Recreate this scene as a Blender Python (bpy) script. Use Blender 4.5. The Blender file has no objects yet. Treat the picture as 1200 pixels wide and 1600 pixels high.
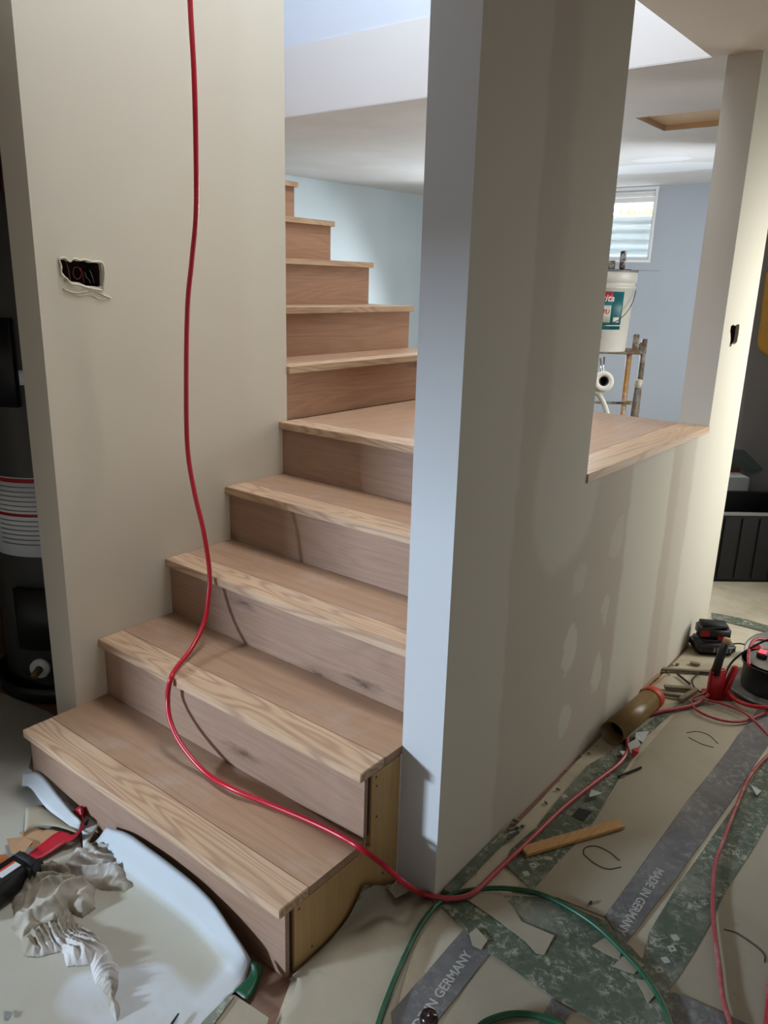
import bpy, bmesh, math, random
from mathutils import Vector, Matrix, noise
random.seed(7)
SC = bpy.context.scene
COL = SC.collection

# ------------------------------------------------------------------ camera, world, lights, exposure
YAW, PITCH, ROLL, FPX = 0.6640, -0.2858, 0.0282, 1228.69
CAM = Vector((1.9999, -0.9204, 1.4381))
_F = Vector((-math.sin(YAW)*math.cos(PITCH), math.cos(YAW)*math.cos(PITCH), math.sin(PITCH)))
_R0 = Vector((math.cos(YAW), math.sin(YAW), 0)); _U0 = _R0.cross(_F)
_R = _R0*math.cos(ROLL) + _U0*math.sin(ROLL); _U = -_R0*math.sin(ROLL) + _U0*math.cos(ROLL)
cd = bpy.data.cameras.new('camera'); cam = bpy.data.objects.new('camera', cd); COL.objects.link(cam)
cd.sensor_fit = 'HORIZONTAL'; cd.sensor_width = 36; cd.lens = 36*FPX/1200; cd.clip_start = .02
cam.matrix_world = Matrix(((_R.x, _U.x, -_F.x, CAM.x), (_R.y, _U.y, -_F.y, CAM.y), (_R.z, _U.z, -_F.z, CAM.z), (0, 0, 0, 1)))
SC.camera = cam
vs = SC.view_settings
vs.view_transform = 'Standard'; vs.look = 'None'; vs.gamma = 1; vs.exposure = 0.0; vs.use_curve_mapping = False
w = bpy.data.worlds.new('sky'); SC.world = w; w.use_nodes = True
w.node_tree.nodes['Background'].inputs[0].default_value = (.93, .97, 1, 1)
w.node_tree.nodes['Background'].inputs[1].default_value = 9

def lamp(name, loc, aim, sx, sy, power, col, spread=180):
    d = bpy.data.lights.new(name, 'AREA'); d.shape = 'RECTANGLE'; d.size = sx; d.size_y = sy
    d.energy = power; d.color = col; d.spread = math.radians(spread)
    o = bpy.data.objects.new(name, d); COL.objects.link(o); o.location = loc
    o.rotation_euler = (Vector(aim)-Vector(loc)).to_track_quat('-Z', 'Y').to_euler(); return o
lamp('daylight_back_window', (-2.42, -5.55, 1.86), (.9, .3, .4), .75, .45, 560, (.62, .79, 1.0))
lamp('daylight_stairwell', (.55, 1.1, 4.35), (.2, 1.15, 2), .8, 1.5, 98, (.94, .97, 1.0))
lamp('daylight_far_window', (-1.45, 5.40, 1.75), (-.8, 2.5, .2), .7, .6, 72, (.86, .94, 1.0), 140)
lamp('fill_far_side', (.57, 3.78, 1.35), (-.9, 5.5, 1.2), .12, .9, 15, (.90, .95, 1.0))  # added lamp, out of view, brightens the far room; no window behind it
lamp('daylight_side_door', (1.95, 2.95, 1.15), (1.0, 2.3, .8), .6, 1.5, 14, (1.0, .99, .92), 120)
lamp('fill_room', (3.3, -2.9, 1.5), (.9, 1, .9), 1.2, 1.2, 1.3, (1.0, .95, .87))  # added soft fill for the near room, not an actual window

# ------------------------------------------------------------------ helpers
def ray(u, v): return _F + _R*((u-600)/FPX) - _U*((v-800)/FPX)
def pt(u, v, ax='z', val=0.0):
    d = ray(u, v); i = 'xyz'.index(ax); return CAM + d*((val-CAM[i])/d[i])
def sr(r, g, b):
    f = lambda c: (c/255/12.92) if c/255 <= .04045 else ((c/255+.055)/1.055)**2.4
    return (f(r), f(g), f(b), 1)
def tag(o, label=None, cat=None, group=None, kind=None):
    if label: o['label'] = label
    if cat: o['category'] = cat
    if group: o['group'] = group
    if kind: o['kind'] = kind
    return o
def empty(name, loc, label, cat, group=None):
    o = bpy.data.objects.new(name, None); COL.objects.link(o); o.location = loc; o.empty_display_size = .05
    return tag(o, label, cat, group)
def put(name, bm, mat, parent=None, smooth=False, recalc=True):
    if recalc: bmesh.ops.recalc_face_normals(bm, faces=bm.faces)
    me = bpy.data.meshes.new(name); bm.to_mesh(me); bm.free()
    for m in (mat if isinstance(mat, (list, tuple)) else [mat]): me.materials.append(m)
    if smooth:
        me.polygons.foreach_set('use_smooth', [True]*len(me.polygons))
    o = bpy.data.objects.new(name, me); COL.objects.link(o)
    if parent:
        o.parent = parent
        if parent.parent is None: o.matrix_parent_inverse = parent.matrix_basis.inverted()
    return o
def struct(name, bm, mat, parent=None, **k):
    o = put(name, bm, mat, parent, **k)
    if not parent: o['kind'] = 'structure'
    return o
def box(bm, x0, x1, y0, y1, z0, z1, M=None, bev=0):
    b = bmesh.new()
    vsx = [b.verts.new((x, y, z)) for x in (x0, x1) for y in (y0, y1) for z in (z0, z1)]
    for f in ((0,1,3,2),(4,6,7,5),(0,4,5,1),(2,3,7,6),(0,2,6,4),(1,5,7,3)): b.faces.new([vsx[i] for i in f])
    if bev: bmesh.ops.bevel(b, geom=b.edges[:], offset=bev, segments=2, affect='EDGES')
    if M: b.transform(M)
    bmesh.ops.recalc_face_normals(b, faces=b.faces)
    me = bpy.data.meshes.new('t'); b.to_mesh(me); b.free(); bm.from_mesh(me); bpy.data.meshes.remove(me)
    return bm
def B(*a, **k): return box(bmesh.new(), *a, **k)
def prism(bm, pts, fn, d, holes=()):
    """polygon (2D) with holes, mapped through fn(a,b,depth), extruded to depth d"""
    b = bmesh.new(); es = []
    for loop in [pts]+list(holes):
        vv = [b.verts.new((p[0], p[1], 0)) for p in loop]
        for i in range(len(vv)): es.append(b.edges.new((vv[i], vv[(i+1) % len(vv)])))
    bmesh.ops.triangle_fill(b, edges=es, use_beauty=True, use_dissolve=False)
    r = bmesh.ops.extrude_face_region(b, geom=b.faces[:])
    for v in r['geom']:
        if isinstance(v, bmesh.types.BMVert): v.co.z = d
    for v in b.verts: v.co = Vector(fn(v.co.x, v.co.y, v.co.z))
    bmesh.ops.recalc_face_normals(b, faces=b.faces)
    me = bpy.data.meshes.new('t'); b.to_mesh(me); b.free(); bm.from_mesh(me); bpy.data.meshes.remove(me)
    return bm
def smooth_path(P, n=8):
    P = [Vector(p) for p in P]; out = []
    Q = [P[0]*2-P[1]]+P+[P[-1]*2-P[-2]]
    for i in range(1, len(Q)-2):
        a, b, c, d = Q[i-1], Q[i], Q[i+1], Q[i+2]
        for k in range(n):
            t = k/n
            out.append(.5*((2*b)+(c-a)*t+(2*a-5*b+4*c-d)*t*t+(3*b-a-3*c+d)*t**3))
    out.append(P[-1]); return out
def tube(bm, path, r, seg=10, cap=True):
    path = [Vector(p) for p in path]; rings = []; up = None
    for i, p in enumerate(path):
        t = (path[min(i+1, len(path)-1)]-path[max(i-1, 0)]).normalized()
        if up is None: up = t.orthogonal().normalized()
        up = (up-t*up.dot(t)).normalized(); sd = t.cross(up)
        rr = r[i] if isinstance(r, (list, tuple)) else r
        rings.append([bm.verts.new(p+(up*math.cos(a)+sd*math.sin(a))*rr) for a in [2*math.pi*k/seg for k in range(seg)]])
    for a, b in zip(rings, rings[1:]):
        for k in range(seg): bm.faces.new((a[k], a[(k+1) % seg], b[(k+1) % seg], b[k]))
    if cap: bm.faces.new(rings[0]); bm.faces.new(rings[-1][::-1])
    return bm
def lathe(bm, prof, M=Matrix.Identity(4), seg=40):
    """profile (r,z) revolved about z"""
    rings = []
    for r, z in prof:
        if r < 1e-6: rings.append([bm.verts.new(M @ Vector((0, 0, z)))])
        else: rings.append([bm.verts.new(M @ Vector((r*math.cos(2*math.pi*k/seg), r*math.sin(2*math.pi*k/seg), z))) for k in range(seg)])
    for a, b in zip(rings, rings[1:]):
        for k in range(seg):
            j = (k+1) % seg
            if len(a) == 1 and len(b) == 1: continue
            if len(a) == 1: bm.faces.new((a[0], b[j], b[k]))
            elif len(b) == 1: bm.faces.new((a[k], a[j], b[0]))
            else: bm.faces.new((a[k], a[j], b[j], b[k]))
    return bm
def frame(o, xdir, zdir=(0, 0, 1)):
    x = Vector(xdir).normalized(); z = Vector(zdir); y = z.cross(x).normalized(); z = x.cross(y)
    return Matrix(((x.x, y.x, z.x, o[0]), (x.y, y.y, z.y, o[1]), (x.z, y.z, z.z, o[2]), (0, 0, 0, 1)))
def sheet(bm, P, th=.0015, jit=0, cell=0):
    """flat-ish polygon of 3D points with real thickness"""
    b = bmesh.new(); vv = [b.verts.new(p) for p in P]
    es = [b.edges.new((vv[i], vv[(i+1) % len(vv)])) for i in range(len(vv))]
    bmesh.ops.triangle_fill(b, edges=es, use_beauty=True)
    r = bmesh.ops.extrude_face_region(b, geom=b.faces[:])
    for v in r['geom']:
        if isinstance(v, bmesh.types.BMVert): v.co.z -= th
    bmesh.ops.recalc_face_normals(b, faces=b.faces)
    me = bpy.data.meshes.new('t'); b.to_mesh(me); b.free(); bm.from_mesh(me); bpy.data.meshes.remove(me); return bm
def loft(bm, rows, th=.0012, sub=3, wob=0, seed=0):
    """rows of 3D points (equal length) -> smooth thin sheet with thickness"""
    R = [smooth_path(r, sub) for r in rows]; n = len(R[0])
    C = [smooth_path([r[i] for r in R], sub) for i in range(n)]; m = len(C[0])
    g = [[C[i][j].copy() for i in range(n)] for j in range(m)]
    for row in g:
        for p in row: p.z += wob*noise.noise(Vector((p.x*9+seed, p.y*9, seed*3.1)))
    top = [[bm.verts.new(p) for p in row] for row in g]
    bot = [[bm.verts.new(p-Vector((0, 0, th))) for p in row] for row in g]
    for j in range(m-1):
        for i in range(n-1):
            bm.faces.new((top[j][i], top[j][i+1], top[j+1][i+1], top[j+1][i]))
            bm.faces.new((bot[j][i], bot[j+1][i], bot[j+1][i+1], bot[j][i+1]))
    for j in range(m-1):
        bm.faces.new((top[j][0], top[j+1][0], bot[j+1][0], bot[j][0])); bm.faces.new((top[j][-1], bot[j][-1], bot[j+1][-1], top[j+1][-1]))
    for i in range(n-1):
        bm.faces.new((top[0][i], bot[0][i], bot[0][i+1], top[0][i+1])); bm.faces.new((top[-1][i], top[-1][i+1], bot[-1][i+1], bot[-1][i]))
    return bm
def text(name, body, origin, right, up, size, mat, parent, shear=0, wrap=None, depth=.0004):
    cu = bpy.data.curves.new(name, 'FONT'); cu.body = body; cu.size = size; cu.extrude = depth; cu.shear = shear; cu.align_x = 'CENTER'; cu.align_y = 'CENTER'
    cu.resolution_u = 3; cu.offset = size*.018
    t = bpy.data.objects.new(name, cu); COL.objects.link(t)
    me = bpy.data.meshes.new_from_object(t.evaluated_get(bpy.context.evaluated_depsgraph_get()))
    bpy.data.objects.remove(t); bm = bmesh.new(); bm.from_mesh(me); bpy.data.meshes.remove(me)
    r = Vector(right).normalized(); u = Vector(up).normalized(); n = r.cross(u)
    for v in bm.verts:
        v.co = wrap(v.co) if wrap else Vector(origin)+r*v.co.x+u*v.co.y+n*(v.co.z+depth)
    return put(name, bm, mat, parent)

# ------------------------------------------------------------------ materials
class NT:
    def __init__(s, name):
        s.m = bpy.data.materials.new(name); s.m.use_nodes = True; s.t = s.m.node_tree; s.b = s.t.nodes['Principled BSDF']
        s.co = s.t.nodes.new('ShaderNodeTexCoord').outputs['Object']
    def n(s, typ, **k):
        x = s.t.nodes.new(typ)
        for a, b in k.items(): setattr(x, a, b)
        return x
    def l(s, a, b): s.t.links.new(a, b)
    def mapping(s, scale, loc=(0, 0, 0), src=None, rot=(0, 0, 0)):
        x = s.n('ShaderNodeMapping'); x.inputs['Scale'].default_value = scale; x.inputs['Location'].default_value = loc; x.inputs['Rotation'].default_value = rot
        s.l(src or s.co, x.inputs['Vector']); return x.outputs[0]
    def noise(s, scale, vec=None, detail=4, rough=.55, dist=0):
        x = s.n('ShaderNodeTexNoise'); x.inputs['Scale'].default_value = scale; x.inputs['Detail'].default_value = detail
        x.inputs['Roughness'].default_value = rough; x.inputs['Distortion'].default_value = dist; s.l(vec or s.co, x.inputs['Vector']); return x.outputs['Fac']
    def ramp(s, src, stops):
        x = s.n('ShaderNodeValToRGB'); e = x.color_ramp.elements
        while len(e) < len(stops): e.new(.5)
        for k, (p, c) in zip(e, stops): k.position = p; k.color = c if len(c) == 4 else (*c, 1)
        s.l(src, x.inputs[0]); return x.outputs[0]
    def fr(s, src, a, b): return s.ramp(src, [(a, (0, 0, 0)), (b, (1, 1, 1))])
    def math(s, op, a, b=None, c=None):
        x = s.n('ShaderNodeMath', operation=op)
        for i, v in enumerate((a, b, c)):
            if v is None: continue
            if isinstance(v, (int, float)): x.inputs[i].default_value = v
            else: s.l(v, x.inputs[i])
        return x.outputs[0]
    def mix(s, f, a, b, mode='MIX'):
        x = s.n('ShaderNodeMix', data_type='RGBA', blend_type=mode)
        for i, v in ((0, f), (6, a), (7, b)):
            if isinstance(v, (int, float)): x.inputs[i].default_value = v
            elif isinstance(v, tuple): x.inputs[i].default_value = v
            else: s.l(v, x.inputs[i])
        return x.outputs[2]
    def col(s, c, rough=.6, bump=None, bs=.2, bd=.002, **k):
        if isinstance(c, tuple): s.b.inputs['Base Color'].default_value = c
        else: s.l(c, s.b.inputs['Base Color'])
        s.b.inputs['Roughness'].default_value = rough
        for a, b in k.items(): s.b.inputs[a.replace('_', ' ')].default_value = b
        if bump is not None:
            x = s.n('ShaderNodeBump'); x.inputs['Strength'].default_value = bs; x.inputs['Distance'].default_value = bd
            s.l(bump, x.inputs['Height']); s.l(x.outputs[0], s.b.inputs['Normal'])
        return s.m
def plain(name, c, rough=.5, var=.12, sc=30, **k):
    t = NT(name); n = t.noise(sc); d = tuple(x*(1-var) for x in c[:3])+(1,)
    return t.col(t.mix(n, c, d), rough, n, .1, .001, **k)

def wood(name, light, dark, axis='x', ring=.5, knots=0., ringscale=1., seed=0, rough=.5, grey=.0, plane=None):
    t = NT(name)
    oi = t.n('ShaderNodeObjectInfo'); off = t.n('ShaderNodeCombineXYZ')
    for i in range(3): t.l(t.math('MULTIPLY', oi.outputs['Random'], 13.7+i*7+seed), off.inputs[i])
    ad = t.n('ShaderNodeVectorMath', operation='ADD'); t.l(t.co, ad.inputs[0]); t.l(off.outputs[0], ad.inputs[1]); v = ad.outputs[0]
    S = {'x': (1, 1, 1), 'y': (1, 1, 1), 'z': (1, 1, 1)}
    def st(l, c): return tuple(l if a == axis else c for a in 'xyz')
    n1 = t.noise(1, t.mapping(st(1.1*ringscale, 9*ringscale), src=v), 2, .45, .3)
    rg = t.math('SINE', t.math('MULTIPLY', n1, 95))
    rg = t.fr(rg, .15, 1.0) if False else t.math('MULTIPLY_ADD', rg, .5, .5)
    rg = t.math('POWER', rg, 2.2)
    fine = t.noise(1, t.mapping(st(5, 260), src=v), 3, .6)
    tone = t.noise(1, t.mapping(st(.9, 4), src=v), 3)
    c = t.mix(t.fr(tone, .3, .7), light, tuple(a*.80+b*.20 for a, b in zip(light, dark)))
    c = t.mix(t.math('MULTIPLY', rg, ring), c, dark)
    c = t.mix(t.math('MULTIPLY', t.fr(fine, .42, .75), .38), c, dark)
    if knots:
        vo = t.n('ShaderNodeTexVoronoi', voronoi_dimensions='2D'); vo.inputs['Scale'].default_value = 1; pl = plane or ('xz' if axis != 'y' else 'yz')
        sx = t.n('ShaderNodeSeparateXYZ'); t.l(t.mapping(st(1.5, 5.5), src=v), sx.inputs[0]); cx = t.n('ShaderNodeCombineXYZ')
        for i, a in enumerate(pl): t.l(sx.outputs['xyz'.index(a)], cx.inputs[i])
        t.l(cx.outputs[0], vo.inputs['Vector'])
        wob = t.noise(1, t.mapping(st(16, 70), src=v), 4, .65); kd = t.math('ADD', vo.outputs['Distance'], t.math('MULTIPLY_ADD', wob, .26, -.08))
        k = t.ramp(kd, [(.05, (0, 0, 0)), (.085, (.45, .45, .45)), (.17, (1, 1, 1))]); k = t.math('SUBTRACT', 1, k)
        sel = t.n('ShaderNodeSeparateColor'); t.l(vo.outputs['Color'], sel.inputs[0]); k = t.math('MULTIPLY', k, t.math('GREATER_THAN', sel.outputs[0], .35))
        c = t.mix(t.math('MULTIPLY', k, knots), c, (dark[0]*.42, dark[1]*.36, dark[2]*.32, 1))
    dust = t.noise(5, v, 5, .65)
    c = t.mix(t.math('MULTIPLY', t.fr(dust, .52, .75), grey), c, (.50, .46, .42, 1))
    return t.col(c, rough, fine, .12, .0008)
OAK_L, OAK_D = sr(216, 182, 142), sr(150, 112, 78)
M = {}
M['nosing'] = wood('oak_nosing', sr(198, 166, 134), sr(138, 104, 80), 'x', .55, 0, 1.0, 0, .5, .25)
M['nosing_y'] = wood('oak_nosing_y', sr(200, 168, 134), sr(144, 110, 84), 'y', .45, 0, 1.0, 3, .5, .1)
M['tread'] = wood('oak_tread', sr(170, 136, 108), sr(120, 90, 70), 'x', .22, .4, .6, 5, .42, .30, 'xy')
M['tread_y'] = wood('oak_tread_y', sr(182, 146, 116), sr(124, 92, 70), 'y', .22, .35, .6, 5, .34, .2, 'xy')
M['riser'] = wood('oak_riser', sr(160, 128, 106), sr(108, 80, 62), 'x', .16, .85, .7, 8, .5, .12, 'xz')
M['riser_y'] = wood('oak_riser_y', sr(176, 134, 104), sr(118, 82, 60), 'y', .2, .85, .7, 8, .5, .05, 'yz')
M['ply'] = wood('plywood', sr(196, 160, 108), sr(150, 112, 66), 'z', .12, .3, .5, 11, .6, .05)
M['pine'] = wood('pine', sr(205, 158, 98), sr(160, 112, 62), 'y', .35, 0, 2, 2, .6, .1)
M['lam'] = wood('floor_laminate', sr(140, 104, 82), sr(96, 70, 54), 'y', .2, .2, .6, 4, .5, .2)
M['handle_wood'] = wood('handle_wood', sr(150, 100, 60), sr(90, 56, 30), 'x', .3, 0, 2, 2, .6, 0)

def drywall(name, base, mud, bands=(), spots=(), axes='yz', rough=.8, blotch=.25):
    """bands: (a0,a1,b0,b1,soft) rectangles in wall coordinates where joint compound was smeared; spots: ellipses (a,b,ra,rb)"""
    t = NT(name); sp = t.n('ShaderNodeSeparateXYZ'); t.l(t.co, sp.inputs[0])
    A = sp.outputs['XYZ'.index(axes[0].upper())]; Z = sp.outputs['XYZ'.index(axes[1].upper())]
    wn = t.math('MULTIPLY_ADD', t.noise(5, detail=3), .09, -.045)
    wn2 = t.math('MULTIPLY_ADD', t.noise(11, detail=3), .05, -.025)
    A = t.math('ADD', A, wn2); mask = None
    def acc(m, x): return x if m is None else t.math('MAXIMUM', m, x)
    def sstep(src, a, b):
        x = t.n('ShaderNodeMapRange', interpolation_type='SMOOTHSTEP'); t.l(src, x.inputs[0]); x.inputs[1].default_value = a; x.inputs[2].default_value = b; return x.outputs[0]
    for (a0, a1, b0, b1, s, k) in bands:
        m = t.math('MULTIPLY', sstep(A, a0-s, a0+s), t.math('SUBTRACT', 1, sstep(A, a1-s, a1+s)))
        m2 = t.math('MULTIPLY', sstep(Z, b0-.03, b0+.03), t.math('SUBTRACT', 1, sstep(Z, b1-.03, b1+.03)))
        mask = acc(mask, t.math('MULTIPLY', t.math('MULTIPLY', m, m2), k))
    for (a, b, ra, rb, k) in spots:
        if ra < .1: wn = t.math('MULTIPLY_ADD', t.noise(16, detail=3), .09, -.045)
        dx = t.math('DIVIDE', t.math('ADD', t.math('SUBTRACT', A, a), wn if ra < .1 else 0.0), ra); dz = t.math('DIVIDE', t.math('ADD', t.math('SUBTRACT', Z, b), wn), rb)
        d = t.math('SQRT', t.math('ADD', t.math('MULTIPLY', dx, dx), t.math('MULTIPLY', dz, dz)))
        mask = acc(mask, t.math('MULTIPLY', t.math('SUBTRACT', 1, sstep(d, .85, 1.1)), k))
    big = t.noise(1.6, detail=3); c = t.mix(t.math('MULTIPLY', t.fr(big, .35, .7), blotch), base, mud)
    if mask is not None: c = t.mix(mask, c, mud)
    fine = t.noise(60, detail=3)
    return t.col(c, rough, t.math('ADD', t.math('MULTIPLY', big, 2), t.math('MULTIPLY', fine, .25)), .12, .004)
M['wall_r'] = drywall('drywall_half_wall', sr(180, 168, 154), sr(202, 197, 183),
    bands=[(.38, .665, -1, 3, .012, .55), (.80, 1.10, 1.05, 3, .03, .45), (1.40, 1.76, -1, .93, .015, .85), (2.0, 2.6, -1, 3, .03, 1), (1.86, 2.0, -1, .93, .02, .35)],
    spots=[(.95, .95, .20, .26, .6), (1.074, .64, .05, .05, .45), (1.056, .43, .05, .07, .8), (1.07, .19, .045, .06, .7), (1.30, .47, .03, .06, .6), (1.29, .26, .03, .07, .7), (1.33, .70, .05, .06, .4)])
M['wall_l'] = drywall('drywall_stair_wall', sr(212, 202, 182), sr(216, 208, 188), bands=[(.88, 1.2, 0, 3, .05, .8)], blotch=.4)
M['wall_n'] = drywall('drywall_near', sr(190, 184, 172), sr(200, 196, 184))
M['wall_dark'] = drywall('drywall_grey', sr(122, 120, 120), sr(134, 132, 131))
M['rim'] = drywall('white_plaster', sr(216, 215, 214), sr(222, 222, 221), axes='xz')
M['rim_up'] = drywall('white_blue_paint', sr(208, 217, 230), sr(214, 222, 232), axes='xz')
M['blue'] = drywall('pale_blue_paint', sr(172, 180, 190), sr(182, 189, 197), axes='xz', blotch=.5)
M['ceil_n'] = drywall('ceiling_near', sr(206, 196, 184), sr(212, 204, 192), axes='xy')
M['ceil_f'] = drywall('ceiling_far', sr(200, 196, 194), sr(222, 226, 232), axes='xy', spots=[(-.1, 4.6, .5, .22, .9), (.05, 4.25, .18, .10, .8)], blotch=.5)
M['white'] = plain('white_plastic', sr(236, 238, 240), .35, .05)
M['black'] = plain('black_plastic', sr(26, 26, 28), .42, .3)
M['black_rub'] = plain('black_rubber', sr(20, 20, 22), .75, .3)
M['heater'] = plain('heater_enamel', sr(72, 72, 68), .35, .15, 3)
M['red'] = plain('red_plastic', sr(178, 26, 36), .35, .15)
def hose(name, c, dust, rough=.38):
    t = NT(name); n = t.noise(26, detail=4); return t.col(t.mix(t.math('MULTIPLY', t.fr(n, .45, .7), dust), c, sr(190, 176, 164)), rough, t.noise(160), .15, .001)
M['hose_red'] = hose('red_rubber', sr(176, 12, 34), .06, .3)
M['hose_dusty'] = hose('dusty_red_rubber', sr(160, 34, 46), .25, .5)
M['hose_pink'] = hose('dusty_pink_rubber', sr(156, 60, 62), .35, .55)
M['hose_green'] = hose('green_rubber', sr(8, 72, 42), .06, .4)
M['red_tape'] = plain('red_tape', sr(184, 24, 44), .45, .3, 60)
M['green_tape'] = plain('green_tape', sr(10, 70, 40), .45, .35, 40)
M['cavity'] = plain('dark_cavity', sr(58, 40, 32), .9, .4)
M['metal'] = plain('galvanised', sr(170, 172, 174), .32, .2, 40, Metallic=.9)
M['chrome'] = plain('steel', sr(190, 190, 190), .22, .1, 30, Metallic=1.)
M['greyplate'] = plain('grey_flange', sr(150, 150, 146), .4, .25, 50, Metallic=.3)
M['brass'] = plain('brown_tube', sr(128, 100, 50), .38, .3, 40)
M['orange'] = plain('orange_cap', sr(206, 66, 40), .5, .2)
M['yellow'] = plain('mustard_cloth', sr(190, 140, 40), .7, .3)
M['greenboard'] = plain('grey_green_sheet', sr(84, 98, 94), .7, .2)
M['tapewhite'] = plain('masking_tape', sr(226, 222, 210), .6, .1)
M['kraft'] = plain('kraft_card', sr(178, 140, 104), .8, .2)
M['brownply'] = plain('brown_recess', sr(228, 196, 158), .7, .25, 10)
t = NT('debris_mdf'); M['mdf'] = t.col(t.mix(t.noise(25), sr(150, 138, 116), sr(104, 92, 74)), .85)
def dusty(name, base, dirt, k1=.5, sc=3, speck=.0, speckc=(.6, .58, .52, 1), rough=.8, stain=None, lit_z=None):
    t = NT(name); a = t.noise(sc, detail=6, rough=.65, dist=.4); zf = 1.0
    if lit_z:
        sp = t.n('ShaderNodeSeparateXYZ'); t.l(t.co, sp.inputs[0]); mr = t.n('ShaderNodeMapRange'); t.l(sp.outputs[2], mr.inputs[0]); mr.inputs[1].default_value = lit_z[1]; mr.inputs[2].default_value = lit_z[0]; zf = mr.outputs[0]
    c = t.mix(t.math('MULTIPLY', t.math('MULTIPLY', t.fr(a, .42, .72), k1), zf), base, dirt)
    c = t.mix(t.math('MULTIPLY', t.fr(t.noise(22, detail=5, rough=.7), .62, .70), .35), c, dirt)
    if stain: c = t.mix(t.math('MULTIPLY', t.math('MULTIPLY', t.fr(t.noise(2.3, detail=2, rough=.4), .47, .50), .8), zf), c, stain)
    if speck:
        s1 = t.fr(t.noise(44, detail=7, rough=.8, dist=.6), .50, .60); s2 = t.fr(t.noise(9, detail=3), .36, .60)
        c = t.mix(t.math('MULTIPLY', t.math('MULTIPLY', s1, s2), speck), c, speckc)
        c = t.mix(t.math('MULTIPLY', t.fr(t.noise(3.1, detail=5, rough=.7), .48, .62), speck*.5), c, tuple(x*.8 for x in speckc[:3])+(1,))
    return t.col(c, rough, t.noise(70, detail=4), .2, .0015)
M['board'] = dusty('floor_card', sr(160, 150, 130), sr(126, 115, 96), .35, 3)
M['dustfloor'] = dusty('dusty_membrane', sr(192, 182, 160), sr(146, 134, 112), .6, 6)
M['paper'] = dusty('white_floor_paper', sr(186, 189, 190), sr(168, 160, 142), .55, 5, stain=sr(160, 153, 134), lit_z=(.018, .04))  # stains lie flat; pale lit look of the raised edge is put into colour
M['paperclean'] = dusty('white_paper', sr(190, 192, 192), sr(190, 188, 180), .3, 3)
M['tape_g'] = dusty('green_grey_tape', sr(84, 94, 76), sr(58, 70, 56), .7, 6, .9, sr(176, 174, 158))
M['tape_s'] = dusty('slate_tape', sr(100, 97, 97), sr(80, 79, 79), .6, 6, .7, sr(150, 148, 140))
M['ink'] = plain('pale_ink', sr(176, 174, 166), .7, .1)
M['tote'] = plain('black_tote', sr(22, 22, 24), .5, .3)
def cloth(name, a, b):
    t = NT(name); n = t.noise(5, detail=3); return t.col(t.mix(t.fr(n, .4, .6), a, b), .9, t.noise(300, detail=2), .3, .001)
M['rag'] = cloth('grey_rag', sr(124, 113, 94), sr(160, 151, 136)); M['rag2'] = cloth('beige_rag', sr(188, 183, 178), sr(140, 130, 112))
t = NT('pane_glass'); tr = t.n('ShaderNodeBsdfTransparent'); gl = t.n('ShaderNodeBsdfGlossy'); gl.inputs['Roughness'].default_value = .02
mx = t.n('ShaderNodeMixShader'); mx.inputs[0].default_value = .08; t.l(tr.outputs[0], mx.inputs[1]); t.l(gl.outputs[0], mx.inputs[2])
t.l(mx.outputs[0], t.t.nodes['Material Output'].inputs['Surface']); M['glass'] = t.m
def paintmet(name, a, b, c, sc=30):
    t = NT(name); n = t.noise(sc, detail=4, rough=.7); return t.col(t.ramp(n, [(.38, a), (.5, b), (.62, c)]), .5)
M['scaf_y'] = paintmet('chipped_yellow_paint', sr(214, 170, 60), sr(206, 150, 50), sr(216, 200, 180))
M['scaf_p'] = paintmet('splattered_post_paint', sr(222, 168, 58), sr(214, 164, 120), sr(230, 214, 196), 22)
M['scaf_g'] = paintmet('rusty_grey_steel', sr(140, 138, 136), sr(120, 96, 72), sr(180, 176, 170), 14)

# ------------------------------------------------------------------ room shell
RISE, RUN, OV, TN = .19, .2539, .0189, .0248
W0, W1, YC = 1.0366, 1.1501, .4064            # half wall inner face, outer face, front end
Y1, YE, YEND = 1.0529, 2.1224, 2.519          # opening left edge, landing far edge, wall end
ZL, HC = .95, 2.2
struct('floor', B(-3.2, 4.4, -6.2, 6.2, -.12, -.006), M['lam'])
# left stair wall with broken outlet hole
hole = [(.236, 1.467), (.250, 1.470), (.262, 1.464), (.275, 1.469), (.292, 1.466), (.305, 1.470), (.322, 1.463), (.340, 1.465), (.355, 1.462), (.357, 1.440), (.355, 1.405), (.348, 1.400), (.325, 1.403), (.305, 1.404), (.285, 1.412), (.262, 1.414), (.250, 1.424), (.240, 1.436), (.237, 1.450)]
bm = bmesh.new()
YW0, YW1 = .1688, 1.057
prism(bm, [(YW0, -.006), (YW1, -.006), (YW1, 4.3), (YW0, 4.3)], lambda a, b, c: (-c, a, b), .0127, [hole])
prism(bm, [(YW0, -.006), (YW1, -.006), (YW1, 4.3), (YW0, 4.3)], lambda a, b, c: (-.0127-c, a, b), .07, [[(.232, 1.40), (.36, 1.40), (.36, 1.475), (.232, 1.475)]])
box(bm, -.12, -.0827, YW0, YW1, -.006, 4.3)
lw = struct('wall_left', bm, M['wall_l'])
def liner(name, x_open, x_back, y0, y1, z0, z1, parent):
    b = bmesh.new(); v = lambda x, y, z: b.verts.new((x, y, z))
    box(b, x_back-.002, x_back, y0, y1, z0, z1); e = .0015
    lo, hi = min(x_back, x_open), max(x_back, x_open)
    box(b, lo, hi, y0, y0+e, z0, z1); box(b, lo, hi, y1-e, y1, z0, z1); box(b, lo, hi, y0, y1, z0, z0+e); box(b, lo, hi, y0, y1, z1-e, z1)
    return put(name, b, M['cavity'], parent)
liner('outlet_cavity', -.0135, -.08, .233, .359, 1.401, 1.474, lw)
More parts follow.
